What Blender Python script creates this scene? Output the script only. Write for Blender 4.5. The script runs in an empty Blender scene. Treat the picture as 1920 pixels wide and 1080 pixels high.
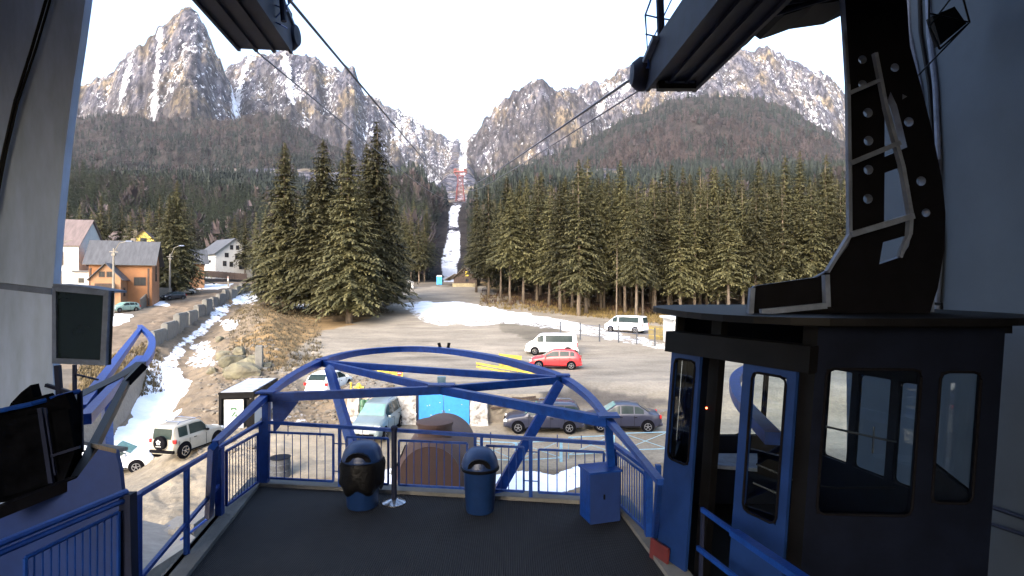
import bpy, math, random
import numpy as np
from math import radians, sin, cos, pi
from mathutils import Vector, Matrix

SC = bpy.context.scene
COL = SC.collection
# ------------------------------------------------------------------ camera, sky, sun, exposure
CZ = 10.8            # the camera hangs 10.8 m above the ground at the foot of the station
FP = 1048.0          # focal length in pixels of a 1920 px wide picture
cam = bpy.data.cameras.new('camera')
cam.sensor_width = 36.0
cam.lens = 36.0 * FP / 1920.0
cam.clip_start = 0.1
cam.clip_end = 20000
co = bpy.data.objects.new('camera', cam)
co.location = (0, 0, CZ)
co.rotation_euler = (radians(90), 0, 0)
COL.objects.link(co)
SC.camera = co
SUN_EL, SUN_AZ = radians(30), radians(202)      # behind the station, low morning sun (compass-like angle from +Y clockwise)
w = bpy.data.worlds.new('World'); SC.world = w
w.use_nodes = True
nt = w.node_tree
sky = nt.nodes.new('ShaderNodeTexSky'); sky.sky_type = 'NISHITA'; sky.sun_disc = False
sky.sun_elevation = SUN_EL; sky.sun_rotation = SUN_AZ
sky.air_density = 1.0; sky.dust_density = 3.5; sky.ozone_density = 1.0
bg = nt.nodes['Background']; bg.inputs['Strength'].default_value = 0.15
nt.links.new(sky.outputs[0], bg.inputs[0])
sl = bpy.data.lights.new('sun', 'SUN'); sl.energy = 0.5; sl.angle = radians(40); sl.color = (1.0, 0.98, 0.97)
so = bpy.data.objects.new('sun', sl); COL.objects.link(so)
sd = Vector((sin(SUN_AZ) * cos(SUN_EL), cos(SUN_AZ) * cos(SUN_EL), sin(SUN_EL)))   # towards the sun
so.rotation_euler = sd.to_track_quat('Z', 'Y').to_euler()
so.location = (0, -20, 60)
SC.view_settings.view_transform = 'Standard'
SC.view_settings.look = 'None'
SC.view_settings.exposure = 2.35
SC.view_settings.gamma = 1.0
try:
    SC.cycles.max_bounces = 8; SC.cycles.transparent_max_bounces = 12; SC.cycles.use_denoising = True
except Exception: pass

# ------------------------------------------------------------------ noise
def _hash(ix, iy, seed):
    h = (ix.astype(np.int64) * 374761393 + iy.astype(np.int64) * 668265263 + seed * 1442695040) & 0x7fffffff
    h = ((h ^ (h >> 13)) * 1274126177) & 0x7fffffff
    h = (h ^ (h >> 16)) & 0xffff
    return h / 65535.0
def vnoise(x, y, seed=0):
    ix = np.floor(x); iy = np.floor(y)
    fx = x - ix; fy = y - iy
    fx = fx * fx * (3 - 2 * fx); fy = fy * fy * (3 - 2 * fy)
    a = _hash(ix, iy, seed); b = _hash(ix + 1, iy, seed); c = _hash(ix, iy + 1, seed); d = _hash(ix + 1, iy + 1, seed)
    return (a + (b - a) * fx) * (1 - fy) + (c + (d - c) * fx) * fy
def fbm(x, y, o=4, seed=0, ridged=False):
    s = 0; a = 0.5; t = 0
    for i in range(o):
        n = vnoise(x, y, seed + i * 17)
        if ridged: n = 1 - np.abs(2 * n - 1)
        s = s + a * n; t += a; a *= 0.5; x = x * 2.03 + 3.1; y = y * 2.03 + 1.7
    return s / t
def sstep(x, a, b):
    t = np.clip((x - a) / (b - a), 0, 1); return t * t * (3 - 2 * t)

# ------------------------------------------------------------------ terrain
def px_of(x, y): return 960 + FP * x / y
def flat_xy(px, py):
    d = CZ * FP / (py - 451.0); return ((px - 960) / FP * d, d)
GULLY = [flat_xy(*p) for p in ((486, 548), (440, 566), (400, 592), (352, 640), (318, 690), (278, 750), (235, 820), (150, 900))]
def seg_dist(x, y, path):
    best = np.full(np.shape(x), 1e9)
    for (x0, y0), (x1, y1) in zip(path[:-1], path[1:]):
        dx, dy = x1 - x0, y1 - y0
        t = np.clip(((x - x0) * dx + (y - y0) * dy) / (dx * dx + dy * dy), 0, 1)
        best = np.minimum(best, np.hypot(x - x0 - t * dx, y - y0 - t * dy))
    return best
def ground_z(x, y):
    x = np.asarray(x, float); y = np.asarray(y, float)
    px = px_of(x, np.maximum(y, 1))
    z = 0.0849 * y
    zu = np.maximum(4.45, z)
    wl = sstep(px, 560, 700)
    ramp0 = 33.0; ramp1 = 33.5 + 6 * (1 - sstep(px, 600, 690)) + 5 * sstep(px, 1010, 1080)
    z = z + (zu - z) * wl * sstep(y, ramp0, ramp1)
    gd = seg_dist(x, y, GULLY)
    z = z - 1.5 * np.exp(-(gd / 2.6) ** 2) * sstep(y, 20, 30)
    rub = np.exp(-(gd / 9.0) ** 2) * sstep(px, 235, 330)
    rub = np.maximum(rub, sstep(px, 380, 430) * (1 - sstep(px, 560, 640)) * sstep(y, 34, 38) * (1 - sstep(y, 62, 75)))
    z = z + rub * 0.9 * (fbm(x * 0.9, y * 0.9, 4, 5) - 0.5)
    # grassy bank between the rubble and the lot
    z = z + 1.3 * np.exp(-((px - 500) / 50.0) ** 2) * sstep(y, 44, 54) * (1 - sstep(y, 82, 100))
    z = z + 0.10 * (fbm(x * 0.25, y * 0.25, 3, 9) - 0.5) + 0.05 * (fbm(x * 1.5, y * 1.5, 3, 11) - 0.5)
    forest = sstep(px, 900, 960) * sstep(y, 84, 100)
    z = z + forest * 0.8 * (fbm(x * 0.2, y * 0.2, 3, 13) - 0.45)
    return z
def G(px, py):
    """point of the near ground seen at a pixel"""
    d = 14.0; f = lambda d: CZ - d * (py - 540) / FP - float(ground_z((px - 960) / FP * d, d))
    while d < 260 and f(d) > 0: d *= 1.004
    return Vector(((px - 960) / FP * d, d, float(ground_z((px - 960) / FP * d, d))))
def D(px, py, d): return Vector(((px - 960) / FP * d, d, CZ - (py - 540) / FP * d))
def Zp(px, py, z):
    d = (CZ - z) * FP / (py - 540.0); return Vector(((px - 960) / FP * d, d, z))
def zpy(py, d): return CZ - (py - 540.0) / FP * d
def iz(pts):
    a = np.array(pts, float); return a[:, 0], a[:, 1]
PK = {   # crest pixels of each ridge: (px, py)
 'A': (1900, [(-400,330),(60,232),(130,163),(150,158),(172,152),(200,138),(222,122),(245,97),(272,80),(298,50),(315,40),(330,22),(345,15),(358,12),(370,20),(385,52),(398,80),(412,112),(428,150),(445,195),(470,290),(520,420),(700,600),(2400,900)]),
 'B': (2350, [(-400,500),(300,260),(400,170),(428,128),(445,118),(462,104),(480,98),(512,100),(540,92),(565,102),(590,108),(622,128),(640,132),(655,124),(664,122),(672,150),(684,176),(700,190),(722,230),(760,300),(800,370),(900,500),(2400,900)]),
 'C': (3300, [(-400,600),(500,260),(640,180),(690,178),(722,196),(760,212),(800,236),(840,256),(868,262),(890,250),(930,240),(1100,300),(2400,900)]),
 'D': (2000, [(-400,900),(780,520),(850,330),(872,282),(885,256),(905,228),(925,206),(942,188),(962,172),(985,157),(1000,147),(1015,148),(1026,158),(1048,168),(1075,176),(1100,190),(1150,240),(1250,330),(2400,900)]),
 'E': (2700, [(-400,900),(850,420),(950,240),(1030,176),(1060,166),(1085,163),(1130,152),(1165,130),(1195,122),(1230,114),(1290,104),(1350,98),(1400,92),(1440,92),(1465,100),(1490,118),(1515,128),(1535,134),(1560,152),(1585,176),(1640,215),(1800,300),(2400,420)]),
 'F': (1450, [(-400,900),(760,560),(850,385),(885,345),(930,325),(990,305),(1060,282),(1100,262),(1150,232),(1190,215),(1250,192),(1300,180),(1360,178),(1420,182),(1470,196),(1520,226),(1560,252),(1620,290),(1750,340),(2400,460)]),
 'G': (1350, [(-400,300),(90,236),(130,226),(200,212),(280,222),(360,224),(420,226),(480,214),(520,216),(560,240),(640,278),(700,312),(760,345),(810,385),(850,440),(900,560),(2400,900)]),
 'H': (480, [(-400,900),(560,480),(660,372),(720,352),(790,348),(822,352),(838,372),(850,402),(862,440),(900,520),(2400,900)]),
 'I': (520, [(-400,900),(820,520),(868,430),(884,392),(900,368),(950,352),(1020,345),(1100,350),(1250,380),(1500,410),(2400,470)]),
}
BASE = iz([(140, 532), (200, 512), (300, 466), (420, 422), (520, 391), (570, 377), (640, 372), (800, 350), (1100, 322), (1500, 300), (2200, 285), (3300, 272), (4300, 268)])
def mount_z(x, y):
    """height and rock share of the mountain side"""
    px = px_of(x, y)
    lx, ly = px, y
    # base valley floor with the couloir, spreading up to both sides
    zb = CZ + (540 - np.interp(y, BASE[0], BASE[1])) / FP * y
    off = np.abs(px - 855) / FP * y
    zs = zb + 0.10 * np.clip(off - 10, 0, 200) * sstep(y, 170, 300) * 1.3
    zs = np.where(y < 420, CZ + (zs - CZ), zs)
    zs = np.where(y > 800, zs - (y - 800) * 0.30 * sstep(off, 10, 70), zs)
    best = zs; which = np.zeros(px.shape, int)
    nb = fbm(x / 130., y / 130., 5, 21)
    gul = fbm(x / 95. + nb * 1.2, y / 420., 5, 33, True)
    fine = fbm(x / 28., y / 70., 4, 51, True)
    for k, (nm, (Dk, pts)) in enumerate(PK.items()):
        cx, cy = iz(pts)
        rough = nm in 'ABCDE'
        jit = (vnoise(px / 9.0, px * 0 + k, 70 + k) - 0.5) * (9 if rough else 7) + (vnoise(px / 3.5, px * 0 + k, 90 + k) - 0.5) * (5 if rough else 0)
        zc = CZ + (540 - (np.interp(px, cx, cy) + jit)) / FP * Dk
        if rough:
            t = np.clip((Dk - y), 0, None)
            warp = (gul - 0.6) * 150 * np.clip(t / 60, 0, 1) + (fine - .55) * 42 * np.clip(t / 30, 0, 1)
            stp = 1.25 if nm in 'AD' else 1.0
            zr = zc - stp * t + warp * 0.75 + (nb - 0.5) * 90 * np.clip(t / 250, 0, 1)
            zr = np.where(y > Dk, zc - 0.9 * (y - Dk), zr)
        else:
            t = np.clip((y - 140) / (Dk - 140.), 0, 1)
            p = 1.55 if nm in 'FG' else 1.2
            z0 = 12.0
            zr = z0 + (zc - z0) * t ** p + (nb - 0.5) * (120 if nm in 'FG' else 12) * t * (1.12 - t) * 2 - (0.75 - gul) * (70 if nm in 'FG' else 6) * t ** .7 * (1.1 - t)
            zr = np.where(y > Dk, zc - 0.5 * (y - Dk), zr)
        m = zr > best
        best = np.where(m, zr, best); which = np.where(m, k + 1, which)
    # hold the couloir open up to the pylon and beyond
    cw = np.exp(-(np.clip(np.abs(px - np.interp(y, [140, 300, 570, 900, 2500], [848, 842, 858, 868, 870])) / FP * y - 7, 0, None) / (9 + y * 0.012)) ** 2)
    cw = cw * (1 - sstep(y, 1500, 2400))
    best = best * (1 - cw) + zb * cw
    which = np.where(cw > 0.55, 0, which)
    best = best + (fbm(x / 9., y / 9., 3, 61) - 0.5) * (which == 0) * 2.0 * sstep(y, 140, 200)
    return best, which
# ------------------------------------------------------------------ materials
def mat(name, col=(0.5, 0.5, 0.5), rough=0.6, metal=0.0, var=0.12, scale=3.0, bump=0.0, bscale=40.0, spec=0.5, col2=None, stretch=(1, 1, 1), objvar=0.0):
    m = bpy.data.materials.new(name); m.use_nodes = True
    n = m.node_tree.nodes; l = m.node_tree.links
    b = n['Principled BSDF']
    b.inputs['Roughness'].default_value = rough; b.inputs['Metallic'].default_value = metal
    b.inputs['Specular IOR Level'].default_value = spec
    tc = n.new('ShaderNodeTexCoord'); mp = n.new('ShaderNodeMapping'); mp.inputs['Scale'].default_value = stretch
    l.new(tc.outputs['Object'], mp.inputs[0])
    nz = n.new('ShaderNodeTexNoise'); nz.inputs['Scale'].default_value = scale; nz.inputs['Detail'].default_value = 6; nz.inputs['Roughness'].default_value = 0.65
    l.new(mp.outputs[0], nz.inputs[0])
    cr = n.new('ShaderNodeValToRGB')
    c2 = col2 if col2 else tuple(c * (1 - var * 2) for c in col)
    c1 = col if col2 else tuple(min(1, c * (1 + var)) for c in col)
    cr.color_ramp.elements[0].position = 0.35; cr.color_ramp.elements[1].position = 0.65
    cr.color_ramp.elements[0].color = (*c2, 1); cr.color_ramp.elements[1].color = (*c1, 1)
    l.new(nz.outputs[0], cr.inputs[0])
    out = cr.outputs[0]
    if objvar:
        oi = n.new('ShaderNodeObjectInfo'); mr = n.new('ShaderNodeMapRange')
        mr.inputs[3].default_value = 1 - objvar; mr.inputs[4].default_value = 1 + objvar
        l.new(oi.outputs['Random'], mr.inputs[0])
        hs = n.new('ShaderNodeHueSaturation'); l.new(mr.outputs[0], hs.inputs['Value']); l.new(out, hs.inputs['Color']); out = hs.outputs[0]
    l.new(out, b.inputs['Base Color'])
    if bump:
        bn = n.new('ShaderNodeTexNoise'); bn.inputs['Scale'].default_value = bscale; bn.inputs['Detail'].default_value = 5
        l.new(mp.outputs[0], bn.inputs[0])
        bp = n.new('ShaderNodeBump'); bp.inputs['Strength'].default_value = bump; bp.inputs['Distance'].default_value = 0.05
        l.new(bn.outputs[0], bp.inputs['Height']); l.new(bp.outputs[0], b.inputs['Normal'])
    return m
def glass(name, col=(0.35, 0.42, 0.42), alpha=0.35, rough=0.03):
    m = bpy.data.materials.new(name); m.use_nodes = True
    n = m.node_tree.nodes; l = m.node_tree.links
    n.clear()
    o = n.new('ShaderNodeOutputMaterial'); mx = n.new('ShaderNodeMixShader'); t = n.new('ShaderNodeBsdfTransparent'); g = n.new('ShaderNodeBsdfGlossy')
    fr = n.new('ShaderNodeFresnel'); fr.inputs[0].default_value = 1.45
    ad = n.new('ShaderNodeMath'); ad.operation = 'ADD'; ad.inputs[1].default_value = alpha; ad.inputs[0].default_value = 0.05; ad.use_clamp = True
    t.inputs[0].default_value = (*col, 1); g.inputs[1].default_value = rough; g.inputs[0].default_value = (0.9, 0.9, 0.9, 1)
    l.new(ad.outputs[0], mx.inputs[0]); l.new(t.outputs[0], mx.inputs[1]); l.new(g.outputs[0], mx.inputs[2]); l.new(mx.outputs[0], o.inputs[0])
    return m
def emis(name, col, s):
    m = bpy.data.materials.new(name); m.use_nodes = True
    b = m.node_tree.nodes['Principled BSDF']; b.inputs['Emission Color'].default_value = (*col, 1); b.inputs['Emission Strength'].default_value = s
    return m
M = {}
M['blue'] = mat('blue paint', (0.007, 0.050, 0.26), 0.4, var=0.15, scale=7, bump=0.12, col2=(0.005, 0.030, 0.17), spec=0.3)
M['blue_wall'] = mat('dark blue sheet', (0.008, 0.030, 0.14), 0.6, var=0.15, scale=1.5)
M['cabin_blue'] = mat('cabin blue paint', (0.008, 0.028, 0.115), 0.5, var=0.12, scale=2, spec=.2)
M['cabin_navy'] = mat('cabin navy paint', (0.004, 0.006, 0.014), 0.6, var=0.15, scale=3, spec=0.08)
M['cabin_dark'] = mat('cabin dark paint', (0.004, 0.004, 0.005), 0.6, var=0.2, scale=3, spec=0.12)
M['navy'] = mat('navy steel', (0.010, 0.014, 0.036), 0.6, var=0.15, scale=4, spec=0.2)
M['black'] = mat('black steel', (0.004, 0.004, 0.006), 0.5, var=0.2, scale=5, spec=0.12)
M['greysteel'] = mat('grey blue steel', (0.13, 0.16, 0.23), 0.6, var=0.15, scale=5, spec=.25)
M['rubber'] = mat('rubber', (0.006, 0.006, 0.008), 0.9, var=0.2, scale=20, spec=0.05)
M['plastic'] = mat('black bag plastic', (0.003, 0.003, 0.004), 0.5, var=0.2, scale=10, bump=0.3, bscale=12, spec=0.2)
M['binblue'] = mat('bin blue plastic', (0.007, 0.027, 0.10), 0.4, var=0.1, scale=6)
M['chrome'] = mat('polished steel', (0.434, 0.448, 0.476), 0.22, 0.9, var=0.05)
M['wall_shaded'] = mat('shaded wall paint', (0.052, 0.070, 0.095), 0.85, var=0.08, scale=0.6, bump=0.06, bscale=60)  # wall colour darkened to put the dim right side's shade into it
M['wall_paint'] = mat('wall paint', (0.40, 0.49, 0.66), 0.85, var=0.13, scale=0.9, bump=0.06, bscale=60, stretch=(2.2, 2.2, .5))  # same walls, colour lightened for the brighter light on the left
M['concrete'] = mat('concrete', (0.165, 0.160, 0.149), 0.9, var=0.12, scale=2.5, bump=0.3, bscale=30)
M['pale_concrete'] = mat('pale concrete', (0.145, 0.142, 0.130), 0.9, var=0.12, scale=1.6, bump=0.3, bscale=20)
M['stone'] = mat('rubble stone', (0.186, 0.161, 0.124), 0.95, scale=4, col2=(0.13, 0.11, 0.09), bump=0.8, bscale=9)
M['boulder'] = mat('boulder stone', (0.085, 0.075, 0.055), 0.95, scale=1.6, col2=(0.15, 0.14, 0.09), bump=0.6, bscale=8, objvar=0.2)
M['whitewash'] = mat('flaking whitewash', (0.66, 0.65, 0.62), 0.95, scale=2.2, col2=(0.16, 0.14, 0.12), bump=0.6, bscale=12)
M['rust'] = mat('rusty steel', (0.081, 0.043, 0.032), 0.85, scale=2.2, col2=(0.065, 0.038, 0.03), bump=0.3, bscale=14)
M['gateblue'] = mat('bright blue sheet', (0.024, 0.216, 0.576), 0.5, var=0.05, scale=4)
M['yellow'] = mat('yellow paint', (0.525, 0.392, 0.035), 0.5, var=0.08, scale=4)
M['red'] = mat('red paint', (0.36, 0.025, 0.025), 0.5, var=0.1, scale=3)
M['redsteel'] = mat('red painted lattice', (0.17, 0.045, 0.045), 0.6, var=0.15, scale=0.2)
M['tarp'] = mat('matt black sheeting', (0.0035, 0.0038, 0.005), 1.0, var=0.3, scale=4, spec=0.0, bump=.2, bscale=6)
M['roof_panel'] = mat('pale roof panel', (0.34, 0.37, 0.43), 0.6, var=0.1)
M['dark_drum'] = mat('dark grey drum', (0.05, 0.055, 0.065), 0.7, var=0.2)
M['barrier_yellow'] = mat('dirty yellow boards', (0.42, 0.32, 0.04), 0.7, var=0.2, scale=3)
M['dull_base'] = mat('faded ochre base', (0.26, 0.22, 0.13), 0.9, var=0.15)
M['dull_red'] = mat('dull red stripe', (0.10, 0.014, 0.014), 0.6, var=0.2)
M['dull_yellow'] = mat('faded yellow boards', (0.20, 0.15, 0.035), 0.8, var=0.2)
M['ink'] = mat('black lettering', (0.03, 0.03, 0.03), 0.6, var=0.05)
M['white'] = mat('white paint', (0.478, 0.478, 0.471), 0.6, var=0.04, scale=1.5)
M['offwhite'] = mat('offwhite plaster', (0.440, 0.440, 0.422), 0.85, var=0.05, scale=0.7)
M['orange'] = mat('orange plaster', (0.300, 0.135, 0.056), 0.85, var=0.07, scale=0.8)
M['orange_pale'] = mat('pale orange plaster', (0.293, 0.160, 0.084), 0.85, var=0.07, scale=0.8)
M['yellow_plaster'] = mat('yellow plaster', (0.533, 0.418, 0.115), 0.85, var=0.06, scale=0.8)
M['pink'] = mat('pink plaster', (0.475, 0.331, 0.274), 0.85, var=0.06, scale=0.8)
M['roof_grey'] = mat('grey sheet roof', (0.068, 0.070, 0.077), 0.6, var=0.15, scale=0.9, stretch=(3, 0.6, 0.6))
M['roof_pink'] = mat('weathered pink sheet roof', (0.126, 0.096, 0.093), 0.7, var=0.15, scale=1.0, stretch=(3, 0.6, 0.6))
M['roof_brown'] = mat('brown tile roof', (0.078, 0.048, 0.036), 0.8, var=0.15, scale=1.5)
M['roof_red'] = mat('red tile roof', (0.240, 0.102, 0.084), 0.8, var=0.15, scale=1.5)
M['wood_dark'] = mat('dark timber', (0.055, 0.036, 0.028), 0.85, var=0.25, scale=3, stretch=(6, 6, 0.5))
M['wood_grey'] = mat('weathered timber', (0.17, 0.14, 0.11), 0.9, var=0.2, scale=3, stretch=(6, 6, 0.5))
M['pole'] = mat('pole concrete', (0.198, 0.182, 0.154), 0.9, var=0.1, scale=2)
M['winglass'] = mat('dark window glass', (0.02, 0.025, 0.032), 0.15, var=0.1, spec=0.3)
M['carglass'] = mat('car glass', (0.02, 0.032, 0.032), 0.12, var=0.1, spec=0.15)
M['frostglass'] = mat('frosted windscreen', (0.16, 0.30, 0.27), 0.25, var=0.12, scale=3)
M['glass'] = glass('cabin glass', (0.80, 0.86, 0.88), 0.03)
M['screen'] = mat('dark screen glass', (0.012, 0.02, 0.022), 0.12, var=0.1, spec=0.5)
M['cable'] = mat('steel cable', (0.05, 0.05, 0.07), 0.5, var=0.1)
M['barrier'] = mat('pale blue barrier paint', (0.24, 0.42, 0.52), 0.6, var=0.1, scale=4)
M['green'] = mat('green plastic', (0.04, 0.12, 0.06), 0.5, var=0.15)
M['toiletblue'] = mat('portable toilet blue', (0.03, 0.28, 0.55), 0.5, var=0.05)
M['bark'] = mat('spruce bark', (0.128, 0.101, 0.075), 0.95, var=0.25, scale=2.0, stretch=(3, 3, 0.4), objvar=0.25)
M['lens_red'] = mat('tail lamp', (0.5, 0.02, 0.02), 0.2, var=0.05)
M['lens_white'] = mat('headlamp', (0.75, 0.78, 0.8), 0.1, var=0.05)
M['plate'] = mat('number plate', (0.490, 0.490, 0.462), 0.5, var=0.03)
M['snow'] = mat('old snow', (0.80, 0.83, 0.88), 0.7, var=0.04, scale=2, bump=0.3, bscale=6)
M['grating'] = None
def foliage(name, c1, c2, objvar=0.42, attr=True):
    m = bpy.data.materials.new(name); m.use_nodes = True
    n = m.node_tree.nodes; l = m.node_tree.links; b = n['Principled BSDF']
    b.inputs['Roughness'].default_value = 0.75; b.inputs['Specular IOR Level'].default_value = 0.25
    a = n.new('ShaderNodeAttribute'); a.attribute_name = 'tone'
    mx = n.new('ShaderNodeMix'); mx.data_type = 'RGBA'
    mx.inputs[6].default_value = (*c1, 1); mx.inputs[7].default_value = (*c2, 1)
    l.new(a.outputs['Fac'], mx.inputs[0])
    oi = n.new('ShaderNodeObjectInfo'); mr = n.new('ShaderNodeMapRange'); mr.inputs[3].default_value = 1 - objvar; mr.inputs[4].default_value = 1 + objvar
    l.new(oi.outputs['Random'], mr.inputs[0])
    hs = n.new('ShaderNodeHueSaturation'); l.new(mr.outputs[0], hs.inputs['Value']); l.new(mx.outputs[2], hs.inputs['Color'])
    l.new(hs.outputs[0], b.inputs['Base Color'])
    return m
M['needles'] = foliage('spruce needles', (0.036, 0.037, 0.016), (0.108, 0.100, 0.046))
def vcol(name, rough=0.9):
    m = bpy.data.materials.new(name); m.use_nodes = True
    n = m.node_tree.nodes; l = m.node_tree.links; b = n['Principled BSDF']
    b.inputs['Roughness'].default_value = rough; b.inputs['Specular IOR Level'].default_value = 0.2
    a = n.new('ShaderNodeAttribute'); a.attribute_name = 'col'; l.new(a.outputs['Color'], b.inputs['Base Color'])
    return m
M['farwood'] = vcol('far woodland')
M['grass'] = vcol('dry grass')

# floor grating: ribbed dark rubber matting
def grating():
    m = bpy.data.materials.new('ribbed rubber matting'); m.use_nodes = True
    n = m.node_tree.nodes; l = m.node_tree.links; b = n['Principled BSDF']
    b.inputs['Roughness'].default_value = 0.75; b.inputs['Base Color'].default_value = (0.010, 0.010, 0.011, 1); b.inputs['Specular IOR Level'].default_value = 0.25
    tc = n.new('ShaderNodeTexCoord'); wv = n.new('ShaderNodeTexWave'); wv.bands_direction = 'X'; wv.inputs['Scale'].default_value = 11.0; wv.inputs['Distortion'].default_value = 0.2
    l.new(tc.outputs['Object'], wv.inputs[0])
    nz = n.new('ShaderNodeTexNoise'); nz.inputs['Scale'].default_value = 1.6; nz.inputs['Detail'].default_value = 9; nz.inputs['Roughness'].default_value = .75; l.new(tc.outputs['Object'], nz.inputs[0])
    mm = n.new('ShaderNodeMath'); mm.operation = 'MULTIPLY'; l.new(wv.outputs['Fac'], mm.inputs[0]); l.new(nz.outputs[0], mm.inputs[1])
    cr = n.new('ShaderNodeValToRGB'); cr.color_ramp.elements[0].color = (0.008, 0.008, 0.009, 1); cr.color_ramp.elements[1].color = (0.045, 0.044, 0.046, 1)
    l.new(mm.outputs[0], cr.inputs[0]); l.new(cr.outputs[0], b.inputs['Base Color'])
    bp = n.new('ShaderNodeBump'); bp.inputs['Strength'].default_value = 0.8; bp.inputs['Distance'].default_value = 0.01; l.new(wv.outputs['Fac'], bp.inputs['Height']); l.new(bp.outputs[0], b.inputs['Normal'])
    return m
M['grating'] = grating()

def ground_mat():
    m = bpy.data.materials.new('ground surface'); m.use_nodes = True
    n = m.node_tree.nodes; l = m.node_tree.links; b = n['Principled BSDF']
    b.inputs['Roughness'].default_value = 0.92; b.inputs['Specular IOR Level'].default_value = 0.25
    tc = n.new('ShaderNodeTexCoord')
    a = n.new('ShaderNodeAttribute'); a.attribute_name = 'col'
    s = n.new('ShaderNodeAttribute'); s.attribute_name = 'snow'
    def noise(sc, det=6, src=None):
        z = n.new('ShaderNodeTexNoise'); z.inputs['Scale'].default_value = sc; z.inputs['Detail'].default_value = det; z.inputs['Roughness'].default_value = 0.65
        l.new(src or tc.outputs['Object'], z.inputs[0]); return z.outputs[0]
    def mth(op, x, y, cl=False):
        q = n.new('ShaderNodeMath'); q.operation = op; q.use_clamp = cl
        for i, v in enumerate((x, y)):
            if isinstance(v, (int, float)): q.inputs[i].default_value = v
            else: l.new(v, q.inputs[i])
        return q.outputs[0]
    mp = n.new('ShaderNodeMapping'); mp.inputs['Scale'].default_value = (0.35, 1.0, 1); mp.inputs['Rotation'].default_value = (0, 0, 0.5); l.new(tc.outputs['Object'], mp.inputs[0])
    n1 = noise(0.5, 8, mp.outputs[0]); n2 = noise(6.0, 5); n3 = noise(0.09, 4)
    v = mth('ADD', mth('MULTIPLY', n1, 1.8), mth('ADD', mth('MULTIPLY', n2, 0.9), mth('MULTIPLY', n3, 0.9)))
    v = mth('SUBTRACT', v, 0.80)
    mul = n.new('ShaderNodeVectorMath'); mul.operation = 'SCALE'; l.new(a.outputs['Color'], mul.inputs[0]); l.new(v, mul.inputs['Scale'])
    sn = mth('ADD', s.outputs['Fac'], mth('MULTIPLY', mth('SUBTRACT', mth('ADD', mth('MULTIPLY', noise(1.1, 8), .6), mth('MULTIPLY', noise(5.0, 4), .4)), 0.5), 1.7))
    sn = mth('MULTIPLY', mth('SUBTRACT', sn, 0.46), 9.0, True)
    mx = n.new('ShaderNodeMix'); mx.data_type = 'RGBA'; l.new(sn, mx.inputs[0]); l.new(mul.outputs[0], mx.inputs[6])
    cr = n.new('ShaderNodeValToRGB'); cr.color_ramp.elements[0].position = .3; cr.color_ramp.elements[0].color = (0.62, 0.69, 0.78, 1); cr.color_ramp.elements[1].position = .6; cr.color_ramp.elements[1].color = (0.84, 0.86, 0.9, 1)
    l.new(noise(0.35, 5), cr.inputs[0]); l.new(cr.outputs[0], mx.inputs[7])
    l.new(mx.outputs[2], b.inputs['Base Color'])
    bp = n.new('ShaderNodeBump'); bp.inputs['Strength'].default_value = 0.5; bp.inputs['Distance'].default_value = 0.15
    l.new(noise(3.0, 8), bp.inputs['Height']); l.new(bp.outputs[0], b.inputs['Normal'])
    return m
M['ground'] = ground_mat()

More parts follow.
